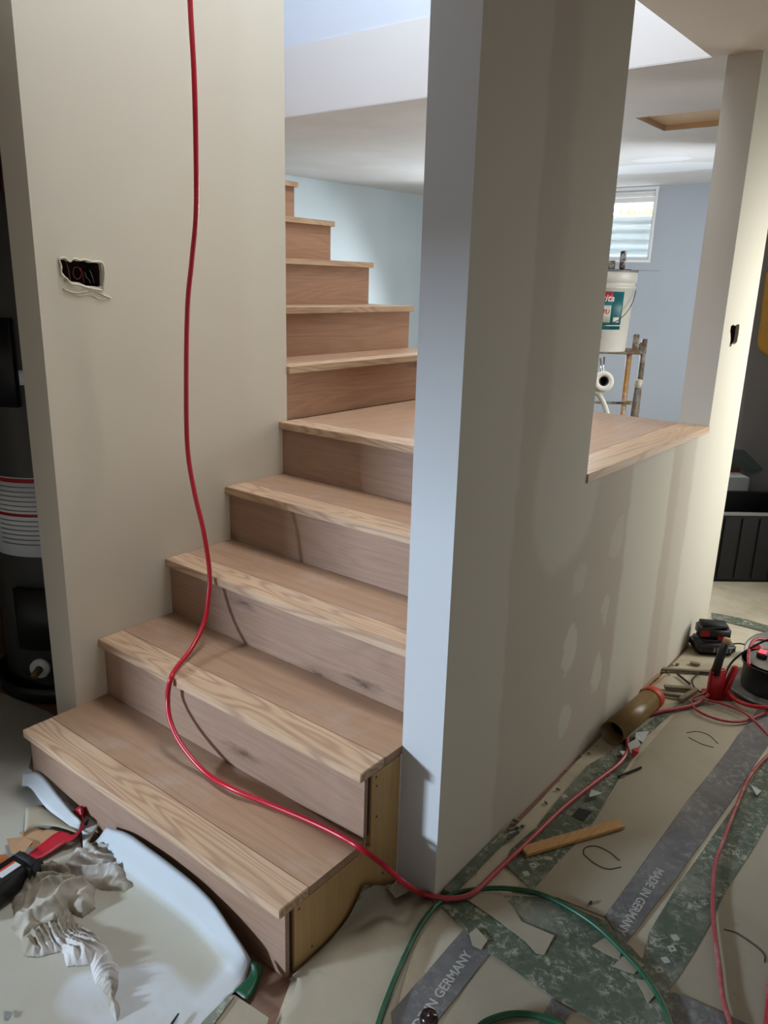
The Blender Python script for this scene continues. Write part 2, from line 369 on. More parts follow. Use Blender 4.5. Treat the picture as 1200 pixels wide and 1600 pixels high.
# torn plaster lip round the hole
b = bmesh.new(); lip = []
for i, (y, z) in enumerate(hole):
    cy, cz = .297, 1.437; r = 1.04+.05*math.sin(i*2.3); lip.append((.0022+.0025*abs(math.sin(i*1.7)), cy+(y-cy)*r, cz+(z-cz)*(r+.03)-(.004 if z < cz else 0)))
lip.append(lip[0]); lip.append(lip[1]); tube(b, smooth_path(lip, 4), .0026, 6, False)
low = [(.0015, .238+.02*i, 1.395-.006*math.sin(i*1.1)-.0025*i) for i in range(8)]; tube(b, smooth_path(low, 4), [.0022]*29, 6)
low2 = [(.0012, .262+.02*i, 1.384-.004*math.sin(i*1.9)-.0028*i) for i in range(6)]; tube(b, smooth_path(low2, 4), [.0015]*21, 6)
box(b, 0, .004, .243, .252, 1.413, 1.424, bev=.0015)
put('torn_plaster_lip', b, M['wall_l'], lw, True)
b = bmesh.new()
for cy, r in ((.300, .016),):
    tube(b, [(-.03, cy+r*.75*math.cos(a), 1.436+r*math.sin(a)) for a in [i*math.pi/8+.3 for i in range(16)]], .0011, 6)
tube(b, smooth_path([(-.03, .271, 1.462), (-.028, .274, 1.445), (-.03, .277, 1.425), (-.03, .282, 1.41)]), .0011, 6)
tube(b, smooth_path([(-.03, .311, 1.45), (-.028, .315, 1.43), (-.03, .318, 1.41)]), .0011, 6)
put('red_wire', b, M['hose_pink'], lw, True)
b = bmesh.new()
tube(b, smooth_path([(-.03, .322, 1.44), (-.028, .326, 1.425), (-.03, .333, 1.42), (-.028, .337, 1.41)]), .0012, 6)
tube(b, smooth_path([(-.03, .338, 1.445), (-.028, .343, 1.43), (-.03, .349, 1.41)]), .0012, 6)
put('grey_wire', b, M['metal'], lw, True)

# half wall / column with opening and outlet hole
prof = [(YC, -.006), (YEND, -.006), (YEND, HC), (YE, HC), (YE, ZL-TN-.001), (Y1, ZL-TN-.001), (Y1, HC), (YC, HC)]
h2 = [(2.215, 1.313), (2.24, 1.318), (2.27, 1.312), (2.30, 1.318), (2.326, 1.315), (2.330, 1.28), (2.326, 1.25), (2.30, 1.243), (2.262, 1.245), (2.255, 1.236), (2.232, 1.238), (2.236, 1.262), (2.225, 1.28), (2.213, 1.295)]
bm = bmesh.new()
prism(bm, prof, lambda a, b, c: (W1-c, a, b), .0127, [h2])
prism(bm, prof, lambda a, b, c: (W1-.0127-c, a, b), .06, [[(2.205, 1.23), (2.335, 1.23), (2.335, 1.322), (2.205, 1.322)]])
prism(bm, prof, lambda a, b, c: (W0+c, a, b), W1-W0-.0727)
bmesh.ops.recalc_face_normals(bm, faces=bm.faces)
for f in bm.faces:
    if abs(f.normal.y) > .9 and all(abs(v.co.y-YC) < .001 or abs(v.co.y-YE) < .001 for v in f.verts): f.material_index = 1 if f.calc_center_median().y < 1 else 2
M['wall_end'] = drywall('primed_wall_end', sr(188, 188, 188), sr(196, 196, 194), axes='xz')
rw = struct('wall_right', bm, [M['wall_r'], M['wall_end'], M['wall_n']])
liner('outlet_cavity', W1-.014, W1-.07, 2.206, 2.334, 1.231, 1.321, rw)
b = bmesh.new(); tube(b, smooth_path([(W1-.03, 2.23, 1.30), (W1-.03, 2.27, 1.27), (W1-.03, 2.31, 1.25)]), .0015, 6); put('copper_wire', b, M['brass'], rw, True)

# ceilings: near slab with the stairwell cut out, far slab with a hatch
bm = bmesh.new()
for a in ((-3.2, 0-.12, -6.2, YC-.4), (-3.2, 4.4, -6.2, -.02), (.986, 4.4, -.02, YE), (1.0366, 4.4, YE, 6.2)): box(bm, a[0], a[1], a[2], a[3], HC, 2.5)
box(bm, -3.2, -.12, -.02, 1.057, HC, 2.5)
struct('ceiling', bm, M['ceil_n'])
bm = bmesh.new(); hx0, hx1, hy0, hy1 = .385, 1.0, 2.965, 3.345
prism(bm, [(-3.2, YE+.0005), (1.0366, YE+.0005), (1.0366, 6.2), (-3.2, 6.2)], lambda a, b, c: (a, b, HC+c), .004, [[(hx0, hy0), (hx1, hy0), (hx1, hy1), (hx0, hy1)]])
cf = struct('ceiling_far', bm, M['ceil_f'])
b = bmesh.new(); box(b, hx0-.01, hx1+.01, hy0-.01, hy1+.01, HC+.025, HC+.04)
for a in ((hx0-.01, hx0, hy0-.01, hy1+.01), (hx1, hx1+.01, hy0-.01, hy1+.01), (hx0, hx1, hy0-.01, hy0), (hx0, hx1, hy1, hy1+.01)): box(b, *a, HC+.0041, HC+.025)
put('hatch_recess', b, M['brownply'], cf)
struct('trim_1', B(-3.2, 1.0366, YE, YE+.11, HC+.0042, 2.51), M['rim'])
struct('wall_upstairs_back', B(-3.2, 1.2, YE+.004, YE+.11, 2.51, 4.6), M['rim_up'])
bm = bmesh.new(); box(bm, .986, 1.1, -.02, YE, 2.5, 4.6); struct('wall_upstairs_right', bm, M['rim_up'])
struct('wall_upstairs_front', B(-.12, .986, -.14, -.02, 2.5, 4.6), M['rim_up'])
struct('wall_upstairs_left', B(-3.3, -3.2, 1.057, YE, 2.2, 4.6), M['rim_up'])
struct('wall_upstairs_middle', B(-3.2, -.12, .937, 1.057, 2.5, 4.6), M['rim_up'])
struct('ceiling_upstairs', B(-3.3, 1.1, -.14, YE+.11, 4.6, 4.7), M['rim_up'])
# far room: window wall, side wall, end of side room
wx0, wx1, wz0, wz1 = -1.18, -.430, 1.648, 2.165
bm = bmesh.new(); prism(bm, [(-2.75, -.006), (.78, -.006), (.78, HC), (-2.75, HC)], lambda a, b, c: (a, 5.5+c, b), .2, [[(wx0, wz0), (wx1, wz0), (wx1, wz1), (wx0, wz1)]])
struct('wall_far', bm, M['blue'])
M_pale = drywall('pale_aqua_paint', sr(200, 214, 220), sr(216, 227, 232), bands=[(4.3, 4.9, 0, 3, .1, .6)], blotch=.6)
bm = bmesh.new(); bmesh.ops.recalc_face_normals(bm, faces=bm.faces)
prism(bm, [(1.057, -.006), (5.5, -.006), (5.5, HC), (1.057, HC)], lambda a, b, c: (-2.62-c - (a-4.5)*-.07, a, b), .12); struct('wall_far_left', bm, M_pale)
struct('wall_side_room', B(.66, 4.4, 3.95, 4.07, -.006, HC), M['wall_dark'])
struct('wall_divider', B(.66, .78, 4.07, 5.5, -.006, HC), M['blue'])
struct('wall_east', B(4.3, 4.4, -6.2, 3.95, -.006, HC), M['wall_n'])
struct('wall_west', B(-3.3, -3.2, -6.2, 1.0, -.006, HC), M['wall_n'])
struct('wall_closet_back', B(-3.2, -.12, .937, 1.057, -.006, HC), M['wall_dark'])
struct('wall_closet_front', B(-3.2, -.43, -1.12, -1.0, -.006, HC), M['wall_n'])
struct('added_shade_beam', B(-3.2, 4.3, -3.1, -2.8, 1.60, HC), M['wall_n'])  # unseen beam added to shade the upper column end from the back window
bm = bmesh.new(); prism(bm, [(-3.3, -.006), (4.4, -.006), (4.4, HC), (-3.3, HC)], lambda a, b, c: (a, -5.8-c, b), .15, [[(-2.85, 1.6), (-2.0, 1.6), (-2.0, 2.1), (-2.85, 2.1)]])
struct('wall_back', bm, M['wall_n'])

# window on the far wall
bm = bmesh.new()
def ring(bm, x0, x1, z0, z1, t, y0, y1):
    box(bm, x0, x0+t, y0, y1, z0, z1); box(bm, x1-t, x1, y0, y1, z0, z1); box(bm, x0+t, x1-t, y0, y1, z0, z0+t); box(bm, x0+t, x1-t, y0, y1, z1-t, z1)
ring(bm, wx0-.012, wx1+.014, wz0-.014, wz1+.03, .02, 5.488, 5.52); box(bm, wx0-.02, wx1+.02, 5.484, 5.50, wz1+.016, wz1+.032)
wn = struct('window_1', bm, M['white'])
b = bmesh.new(); ring(b, wx0+.01, wx1-.008, wz0+.008, wz1-.055, .022, 5.53, 5.57)
for k in range(3): box(b, wx0+.01, wx1-.008, 5.525-.004*k, 5.56, wz1-.055+.02*k, wz1-.055+.016+.02*k)
put('window_sash', b, M['white'], wn)
put('pane', B(wx0+.03, wx1-.03, 5.548, 5.552, wz0+.03, wz1-.077), M['glass'], wn)
# corrugated well outside the window
bm = bmesh.new(); n = 60; z0w, z1w = 1.35, 2.06; rings = []
for j in range(n+1):
    z = z0w+(z1w-z0w)*j/n; r = .56+.022*math.sin(2*math.pi*j/n*9); rings.append([(bm.verts.new((-.8+(r)*math.cos(a)*1.1, 5.72+r*math.sin(a), z)), bm.verts.new((-.8+(r+.004)*math.cos(a)*1.1, 5.72+(r+.004)*math.sin(a), z))) for a in [math.pi*k/24 for k in range(25)]])
for j in range(n):
    for k in range(24):
        for s in (0, 1): bm.faces.new((rings[j][k][s], rings[j][k+1][s], rings[j+1][k+1][s], rings[j+1][k][s]))
tag(put('window_well', bm, plain('well_steel', sr(222, 230, 230), .5, .1), None, True), 'pale blue corrugated metal well outside the small basement window', 'window well')
bm = bmesh.new(); box(bm, -3, 2, 6.3, 7.5, 1.9, 2.02)
struct('ground_outside', bm, plain('dry_grass', sr(226, 214, 150), .9, .3, 8))

bm = bmesh.new(); rng = random.Random(9)
for i in range(420):
    x, y = rng.uniform(-1.5, -.2), rng.uniform(6.32, 6.6); h = rng.uniform(.04, .19); a = rng.uniform(-.04, .04)
    tube(bm, [(x, y, 2.015), (x+a*.4, y, 2.02+h*.6), (x+a, y+.01, 2.02+h)], [.004, .003, .001], 4, False)
tag(put('grass', bm, plain('dry_yellow_grass', sr(214, 204, 110), .8, .3, 8)), 'yellowish grass along the rim of the window well outside', 'grass', kind='stuff')

# ------------------------------------------------------------------ staircase
st = empty('staircase', (.5, 0, 0), 'unfinished oak staircase turning left at its landing, with bare plywood end', 'staircase')
def yend(k): return W0-.001
def tread_part(x0, x1, y0, y1, z, ax, parent=st):
    """oak board with a bull nose strip: main tread plus nosing sub-part"""
    ND = .088
    if ax == 'x':
        tr = put('tread', B(x0, x1, y0+ND, y1, z-.022, z-.0006), M['tread'], parent)
        put('nosing', B(x0, x1, y0, y0+ND-.0006, z-TN, z, bev=.0018), M['nosing'], tr)
    else:
        tr = put('tread', B(x0, x1-ND, y0, y1, z-.022, z-.0006), M['tread_y'], parent)
        put('nosing', B(x1-ND+.0006, x1, y0, y1, z-TN, z, bev=.0018), M['nosing_y'], tr)
    return tr
for k in range(1, 6):
    y0 = (k-1)*RUN; z = k*RISE; xr = W0-.001 if k > 2 else W0
    x0 = .0008
    if k < 5:
        if k == 1:
            tr = tread_part(x0, xr, y0, y0+RUN+OV, z, 'x')
        else: tread_part(x0, xr, y0, y0+RUN+OV, z, 'x')
    put('riser', B(.001, (xr-.004), y0+OV, y0+OV+.012, z-RISE+(0 if k > 1 else -.004), z-TN-.0005), M['riser'], st)
# landing runs through to the half wall
b = B(.003, W0-.001, 4*RUN+.088, YE, ZL-.022, ZL-.0006); tr = put('landing', b, M['tread_y'], st)
put('nosing', B(.0008, W0-.001, 4*RUN, 4*RUN+.0874, ZL-TN, ZL, bev=.0018), M['nosing'], tr)
# upper flight climbs to the left
for k in range(1, 8):
    xn = .0132-(k-1)*.2491; z = ZL+k*RISE; ys = 1.0585 if k > 1 else 1.0585
    if z < HC+.7: tread_part(xn-.2491-OV, xn, ys, YE, z, 'y')
    put('riser', B(xn-OV-.012, xn-OV, ys+.003, YE-.012, z-RISE, z-TN-.0005), M['riser_y'], st)
# exposed plywood ends of the two lowest steps
bm = bmesh.new()
prism(bm, [(.045, -.005), (.4055, -.005), (.4055, 2*RISE-TN-.003), (RUN+.045, 2*RISE-TN-.003), (RUN+.045, RISE-TN-.003), (.045, RISE-TN-.003)], lambda a, b, c: (W0-.003-c, a, b), .014)
put('end_panel', bm, M['ply'], st)
bm = bmesh.new(); box(bm, W0-.03, W0-.008, .032, .043, 0, RISE-TN-.004); put('end_panel_gap', bm, M['cavity'], st); bm = bmesh.new(); box(bm, W0-.03, W0-.008, RUN+.032, RUN+.043, RISE, 2*RISE-TN-.004)
put('end_panel_gap', bm, M['cavity'], st)
for y, z in ((.06, .150), (.10, .02), (RUN+.06, .34), (RUN+.062, .315), (RUN+.065, .23), (.35, .05)): put('screw', lathe(bmesh.new(), [(0, .0008), (.0025, .0008), (.003, 0)], frame((W0-.003, y, z), (0, 1, 0), (1, 0, 0)), 10), M['black'], st)
# drywall bearing edges: stringer boards hiding the hollow
bm = bmesh.new(); box(bm, -2.4, .0, YE-.012, YE-.002, -.005, .9)
prism(bm, [(-.006, .9)]+[p for k in range(1, 8) for p in ((.0132-(k-1)*.2491-OV-.012, ZL+(k-1)*RISE-.03), (.0132-(k-1)*.2491-OV-.012, ZL+k*RISE-.03))]+[(-1.8, 2.0), (-1.8, .9)], lambda a, b, c: (a, YE-.012+c, b), .01)
put('stringer', bm, M['riser_y'], st)
# ledge board on the half wall, at landing height
bm = bmesh.new(); box(bm, W0+.0, W1+.004, Y1+.001, YE-.001, ZL-TN, ZL, bev=.0018)
tag(put('ledge_board', bm, M['nosing_y']), 'oak ledge board capping the half wall inside its opening', 'ledge')

# ------------------------------------------------------------------ floor coverings
def fl(*uv, z=0.): return [pt(u, v, 'z', z) for u, v in uv]
# large dusty beige underlay covering the right part and side room
Z1 = -.003
P = fl((455, 1531), (430, 1600), (400, 1690), z=Z1)+[Vector((1.2, -.9, Z1)), Vector((3.6, -.9, Z1)), Vector((4.2, 3.9, Z1)), Vector((.7, 3.9, Z1)), Vector((.9, YEND+.02, Z1)), Vector((W1+.009, YEND+.02, Z1)), Vector((W1+.014, 1.6, Z1)), Vector((W1+.010, 1.2, Z1)), Vector((W1+.016, .9, Z1)), Vector((W1+.012, YC-.012, Z1)), Vector((W0+.004, YC-.012, Z1)), Vector((W0+.004, .02, Z1))]
tag(put('floor_membrane', sheet(bmesh.new(), P, .0025), M['dustfloor']), 'dusty beige protective membrane spread over the floor right of the stairs', 'floor covering')
tag(put('floor_membrane', sheet(bmesh.new(), [Vector((-2.6, 2.2, Z1)), Vector((.45, 2.2, Z1)), Vector((.45, 5.45, Z1)), Vector((-2.6, 5.45, Z1))], .0025), M['dustfloor']), 'added pale sheet bouncing light up in the far window room, unseen behind the stairs', 'floor covering')  # unseen, added as a pale reflector to lift the far room's bounce light
def board(uv, label, z=.0, group=None, th=.002, mat='board', name='cardboard_sheet', cat='cardboard'):
    return tag(put(name, sheet(bmesh.new(), fl(*uv, z=z), th), M[mat]), label, cat, group)
bA = board([(800, 1392), (925, 1287), (1000, 1180), (1070, 1100), (1230, 1085), (1190, 1110), (1075, 1250), (945, 1432), (870, 1402)], 'flat beige cardboard sheet between the wall-side green tape and the middle tape strip')
bB = board([(1040, 1550), (1095, 1470), (1130, 1400), (1205, 1270), (1400, 1300), (1400, 1700), (1180, 1620)], 'flat beige cardboard sheet at lower right with a curved flap cut')
bC = board([(765, 1488), (872, 1563), (850, 1660), (660, 1640), (690, 1600)], 'flat beige cardboard sheet at the bottom between grey tape strips')
# curved flap cuts in the sheets
def cut(parent, uv):
    b = bmesh.new(); tube(b, smooth_path(fl(*uv, z=.0005), 5), .0014, 5); put('flap_cut', b, M['cavity'], parent)
cut(bA, [(912, 1335), (914, 1325), (930, 1322), (950, 1330), (968, 1345)]); cut(bA, [(912, 1335), (930, 1350), (950, 1358), (970, 1355)])
cut(bA, [(1073, 1145), (1090, 1143), (1108, 1149), (1122, 1162)]); cut(bA, [(1076, 1152), (1095, 1162), (1115, 1168)])
cut(bB, [(1131, 1452), (1150, 1458), (1180, 1478), (1194, 1492), (1195, 1504)])
# tape strips
def tape(uv, mat, label, z=.0012, jag=3, th=.0014):
    rng = random.Random(len(label)); out = []
    n = len(uv)
    for i in range(n):
        a, b = uv[i], uv[(i+1) % n]; L = math.hypot(b[0]-a[0], b[1]-a[1]); m = max(1, int(L/28))
        for k in range(m):
            t_ = k/m; j = 0 if k == 0 else jag*.35
            out.append((a[0]+(b[0]-a[0])*t_+rng.uniform(-j, j), a[1]+(b[1]-a[1])*t_+rng.uniform(-j, j)))
    return tag(put('tape_strip', sheet(bmesh.new(), fl(*out, z=z), th), M[mat]), label, 'tape')
t1 = tape([(788, 1350), (800, 1325), (838, 1292), (866, 1256), (890, 1228), (918, 1196), (950, 1176), (1005, 1135), (1035, 1112), (1075, 1093), (1120, 1100), (1060, 1105), (1010, 1150), (985, 1190), (925, 1287), (888, 1330), (832, 1392)], 'tape_g', 'green tape strip on the floor running along the base of the half wall')
t2 = tape([(1190, 1100), (1080, 1246), (945, 1430), (975, 1476), (1058, 1370), (1135, 1262), (1215, 1140)], 'tape_s', 'grey tape strip down the middle of the floor, printed with pale upside-down lettering')
t3 = tape([(1210, 1168), (1145, 1262), (1060, 1380), (1014, 1458), (1008, 1490), (990, 1515), (1046, 1546), (1095, 1470), (1130, 1400), (1215, 1262), (1215, 1200)], 'tape_g', 'speckled green tape strip under the dusty pink hose', z=.0014)
t4 = tape([(690, 1415), (725, 1398), (808, 1400), (860, 1402), (945, 1438), (985, 1478), (1048, 1548), (1200, 1640), (1010, 1640), (870, 1562), (768, 1492), (715, 1440)], 'tape_g', 'wide torn green tape band crossing under the green hose at the column foot', z=.0026)
t5 = tape([(726, 1450), (765, 1490), (665, 1618), (560, 1640)], 'tape_s', 'dark grey tape strip at the bottom edge with clear pale lettering', z=.0018, jag=1)
t6 = tape([(862, 1560), (892, 1580), (850, 1650), (820, 1640)], 'tape_s', 'short grey tape piece below the torn green band', z=.0016)
t7 = tape([(1052, 1549), (1180, 1605), (1260, 1650), (1120, 1660), (1050, 1600)], 'tape_s', 'slate grey tape piece below the lower right cardboard sheet', z=.0029, jag=1)
t8 = tape([(1112, 957), (1113, 966), (1160, 978), (1230, 996), (1230, 986), (1160, 966)], 'tape_g', 'narrow green tape strip on the floor of the side room', z=.0002, jag=1)
def tape_text(par, body, u0, v0, u1, v1, size, z):
    a, b = fl((u0, v0), (u1, v1), z=z); r = (b-a); c = (a+b)/2; up = Vector((0, 0, 1)).cross(r)
    o = text('lettering', body, (0, 0, 0), (1, 0, 0), (0, 1, 0), size, M['ink'], par, depth=.0002)
    xs = [v.co.x for v in o.data.vertices]; k = r.length/(max(xs)-min(xs)); Mx = frame(c, r)
    for v in o.data.vertices: v.co = Mx @ Vector(((v.co.x-(max(xs)+min(xs))/2)*k, v.co.y*k, v.co.z))
tape_text(t5, 'MADE IN GERMANY', 633, 1630, 733, 1488, .04, .002)
tape_text(t2, 'MADE IN GERMANY', 1031, 1358, 968, 1459, .033, .0014)
# small printed squares on tape
def squares(par, uv, z):
    for i, (u, v) in enumerate(uv):
        c = pt(u, v, 'z', z); Mx = frame(c, (math.cos(.9), math.sin(.9), 0)); s = .008; b = bmesh.new()
        prism(b, [(-s, -s), (s, -s), (s, s), (-s, s)], lambda a, b_, c_: Mx @ Vector((a, b_, c_)), .0005, [[(-s*.5, -s*.5), (s*.4, -s*.5), (s*.4, s*.3), (-s*.5, s*.3)]] if i % 2 else ())
        put('printed_mark', b, M['ink'], par)
squares(t1, [(822, 1365), (833, 1352), (882, 1244)], .0012); squares(t3, [(1055, 1465), (1050, 1482), (1040, 1500), (1030, 1515)], .0014)
b = bmesh.new(); sheet(b, fl((905, 1262), (925, 1268), (912, 1283), (893, 1275), z=.0022), .0012); tag(put('dark_sticker', b, M['black_rub']), 'small black square sticker on the wall-side green tape', 'sticker')

# torn paper bits between the strips
def scrap(uv, label, z=.006, mat='paperclean', name='paper_scrap', lift=.01, group=None):
    rng = random.Random(len(label)*3+len(uv)); P = [p+Vector((0, 0, rng.uniform(0, lift))) for p in fl(*uv, z=z)]
    return tag(put(name, sheet(bmesh.new(), P, .0008), M[mat]), label, 'scrap', group)
scrap([(722, 1400), (748, 1396), (782, 1395), (800, 1416), (815, 1440), (866, 1462), (850, 1492), (838, 1490), (820, 1470), (780, 1440)], 'long torn beige paper piece lying across the wide green tape', .0045, 'board', lift=.001)
scrap([(925, 1478), (950, 1462), (972, 1478), (968, 1500), (945, 1490)], 'small torn beige paper under the bend of the green hose', .0045, 'board', lift=.001)
scrap([(957, 1510), (978, 1490), (1008, 1508), (990, 1522)], 'small beige card piece between grey and green tape', .0045, 'board', lift=.001)
scrap([(992, 1530), (1012, 1532), (1026, 1552), (1012, 1568), (1004, 1550)], 'pale torn sliver beside the lower end of the green hose', .0045, 'board', lift=.001)
scrap([(733, 1460), (744, 1452), (762, 1470), (752, 1484), (738, 1478)], 'crumpled beige crumb on the lettered dark grey tape', .004, 'board', lift=.004)
scrap([(993, 1148), (1014, 1146), (1004, 1166), (992, 1160)], 'white torn paper bit nearest the brown tube', lift=.02)
scrap([(980, 1168), (995, 1160), (1000, 1172), (985, 1182)], 'white crumpled paper bit beside the red hose bend', lift=.02)
scrap([(968, 1176), (978, 1176), (972, 1186)], 'tiny white paper chip left of the red hose bend', lift=.015)
scrap([(924, 1234), (942, 1240), (920, 1247)], 'white triangular paper chip on the red hose', .012, lift=.004)
scrap([(1172, 1230), (1190, 1236), (1182, 1244)], 'white triangular paper chip right of the pink hose', lift=.01)
scrap([(986, 1178), (998, 1173), (997, 1184), (988, 1186)], 'small crumpled red tape bit beside the red hose', mat='red_tape', lift=.02)
scrap([(1072, 968), (1082, 975), (1092, 972), (1086, 982), (1076, 980)], 'white paper sliver at the wall end behind the battery', lift=.02)
scrap([(6, 1580), (20, 1582), (14, 1592), (8, 1590)], 'small grey paper chip at the lower left corner', mat='greyplate', lift=.002, z=.012)

# right of the stairs: paper curling up the plywood end
edge = [pt(457, 1524, 'z', .012), pt(486, 1497, 'x', W0+.006), pt(518, 1466, 'x', W0+.006), pt(545, 1432, 'x', W0+.008), pt(569, 1382, 'x', W0+.010)]
fold = fl((464, 1531), (492, 1514), (515, 1492), (540, 1455), (622, 1386), z=.002)
out = fl((455, 1560), (520, 1560), (570, 1530), (610, 1480), (656, 1396), z=.0015)
out2 = fl((430, 1600), (480, 1640), (590, 1640), (640, 1500), (676, 1408), z=.0012)
tag(put('floor_paper', loft(bmesh.new(), [edge, fold, out, out2], .001, 4, .002, 3), M['board'], None, True), 'creased beige floor paper curling up against the bare plywood end of the steps', 'paper')
scrap([(601, 1386), (628, 1384), (650, 1390), (632, 1402), (618, 1408)], 'pale folded paper corner at the foot of the column', .012, 'board', lift=.012)

# left of the stairs: big white paper with its edge standing up against the bottom riser
E = [(166, 1291), (200, 1303), (240, 1330), (290, 1368), (328, 1403), (358, 1445), (382, 1482), (392, 1500)]
zs = [.075, .092, .104, .102, .09, .074, .052, .03]
edge = [pt(u, v, 'z', z) for (u, v), z in zip(E, zs)]
for p in edge: p.y = min(p.y, .012)
fold = fl((128, 1326), (150, 1350), (185, 1388), (228, 1420), (275, 1458), (312, 1496), (345, 1532), (376, 1540), z=.010)
mid = fl((60, 1400), (66, 1440), (90, 1490), (125, 1535), (160, 1575), (200, 1605), (255, 1625), (326, 1590), z=.006)
far = [Vector((-.6+i*.15, -.5-.05*i, .004)) for i in range(7)]+[pt(265, 1680, 'z', .004)]
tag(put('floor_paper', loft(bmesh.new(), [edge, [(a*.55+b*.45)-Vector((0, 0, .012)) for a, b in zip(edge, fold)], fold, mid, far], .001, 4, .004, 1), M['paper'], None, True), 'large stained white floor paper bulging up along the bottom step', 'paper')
# remaining white paper far left on the floor
Pp = fl((-80, 1100), (60, 1140), (45, 1200), (110, 1255), (128, 1326), (60, 1420), (-120, 1420), z=.0015)
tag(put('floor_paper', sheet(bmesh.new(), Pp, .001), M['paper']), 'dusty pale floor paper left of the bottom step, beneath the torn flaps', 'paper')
Pg = [Vector((-3.1, -.99, .0)), Vector((-.55, -.99, .0)), Vector((1.2, -1.3, 0)), Vector((1.25, -.75, 0)), Vector((.2, -.3, 0)), Vector((-.14, .02, 0)), Vector((-.14, .15, 0)), Vector((-.15, .252, 0)), Vector((-.345, .252, 0)), Vector((-.66, .2, 0)), Vector((-1.1, .12, 0)), Vector((-3.1, .12, 0))]
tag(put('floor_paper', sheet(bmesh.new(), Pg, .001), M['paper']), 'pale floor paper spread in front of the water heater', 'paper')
# torn curls at the step corner
a = [pt(36, 1208, 'z', .05), pt(62, 1208, 'z', .06), pt(92, 1242, 'z', .055), pt(112, 1268, 'z', .05), pt(127, 1282, 'z', .05)]
c = [pt(34, 1228, 'z', .02), pt(48, 1232, 'z', .025), pt(72, 1262, 'z', .03), pt(100, 1284, 'z', .03), pt(122, 1300, 'z', .02)]
tag(put('paper_flap', loft(bmesh.new(), [a, c], .001, 4, .003, 5), M['paperclean'], None, True), 'torn white paper flap lifting at the left end of the bottom riser', 'paper')
a = fl((38, 1300), (60, 1290), (90, 1292), (124, 1303), z=.03); c = fl((40, 1262), (70, 1258), (100, 1272), (126, 1290), z=.02)
tag(put('paper_flap', loft(bmesh.new(), [c, a], .001, 4, .003, 9), M['board'], None, True), 'torn beige paper flap folded over the red tape', 'paper')
a = [pt(96, 1230, 'z', .035), pt(128, 1250, 'z', .035), pt(150, 1270, 'z', .035), pt(160, 1280, 'z', .03)]; c = [pt(105, 1262, 'z', .02), pt(122, 1275, 'z', .02), pt(128, 1300, 'z', .02), pt(130, 1330, 'z', .01)]
tag(put('paper_flap', loft(bmesh.new(), [a, c], .001, 4, .002, 4), M['paperclean'], None, True), 'white paper tongue with a small black slit, beside the bottom riser', 'paper')
b = bmesh.new(); tube(b, fl((134, 1288), (138, 1281), z=.034), [.004, .002], 8); tag(put('dark_chip', b, M['black_rub'], None, True), 'small black chip on the white paper tongue', 'scrap')
scrap([(30, 1302), (52, 1291), (78, 1296), (110, 1303), (70, 1324), (48, 1326), (38, 1312)], 'brown kraft paper under the beige flap beside the red tape', .016, 'kraft', lift=.004)
scrap([(10, 1312), (38, 1308), (52, 1318), (34, 1345), (18, 1338)], 'pinkish beige crumpled paper between tool and red tape', .016, 'kraft', lift=.015)
# red tape pieces
a = [pt(34, 1342, 'z', .014), pt(60, 1322, 'z', .02), pt(92, 1299, 'z', .03), pt(114, 1304, 'z', .03), pt(127, 1290, 'z', .04), pt(128, 1276, 'z', .05)]
c = [pt(46, 1348, 'z', .012), pt(72, 1336, 'z', .016), pt(100, 1318, 'z', .022), pt(116, 1310, 'z', .028), pt(131, 1292, 'z', .038), pt(131, 1278, 'z', .046)]
tag(put('red_tape', loft(bmesh.new(), [a, c], .0008, 4, .003, 2), M['red_tape'], None, True), 'long twisted piece of red tape running from the torn paper towards the tool', 'tape')
b = bmesh.new(); rng = random.Random(4)
a = [pt(72, 1218, 'z', .03), pt(82, 1216, 'z', .05), pt(92, 1222, 'z', .04)]; c = [pt(82, 1236, 'z', .02), pt(90, 1243, 'z', .03), pt(94, 1238, 'z', .02)]
tag(put('red_tape', loft(b, [a, c], .0008, 4, .012, 2), M['red_tape'], None, True), 'crumpled red tape tuft sticking up by the riser, upper of two', 'tape')
a = [pt(114, 1264, 'z', .05), pt(126, 1256, 'z', .07), pt(137, 1262, 'z', .05)]; c = [pt(118, 1272, 'z', .03), pt(128, 1280, 'z', .04), pt(132, 1272, 'z', .03)]
tag(put('red_tape', loft(bmesh.new(), [a, c], .0008, 4, .012, 7), M['red_tape'], None, True), 'crumpled red tape tuft on the paper tongue, lower of two', 'tape')
b = bmesh.new(); tube(b, smooth_path(fl((97, 1318), (108, 1317), (114, 1312), (115, 1307), z=.02), 5), .0012, 6); tag(put('wire_loop', b, M['greenboard'], None, True), 'thin dark wire loop at the edge of the red tape', 'wire')
# green tape bits at the paper end
a = [pt(392, 1502, 'z', .035), pt(402, 1503, 'z', .035), pt(411, 1510, 'z', .02)]; c = [pt(390, 1522, 'z', .02), pt(402, 1530, 'z', .025), pt(410, 1522, 'z', .01)]; d = [pt(366, 1548, 'z', .01), pt(385, 1562, 'z', .012), pt(396, 1556, 'z', .004)]
tag(put('green_tape', loft(bmesh.new(), [a, c, d], .0008, 4, .002, 7), M['green_tape'], None, True), 'folded green tape end at the lower tip of the large white paper', 'tape')
tag(put('green_tape', sheet(bmesh.new(), fl((360, 1552), (366, 1556), (334, 1600), (300, 1640), (280, 1640), (320, 1592), z=.012), .0008), M['tape_g']), 'narrow dull green tape along the bottom edge of the white paper', 'tape')
tag(put('floor_paper', sheet(bmesh.new(), fl((366, 1554), (420, 1590), (400, 1660), (260, 1680), (325, 1610), z=.008), .0015), M['board']), 'beige paper corner at the very bottom, left of the bare brown floor', 'paper')
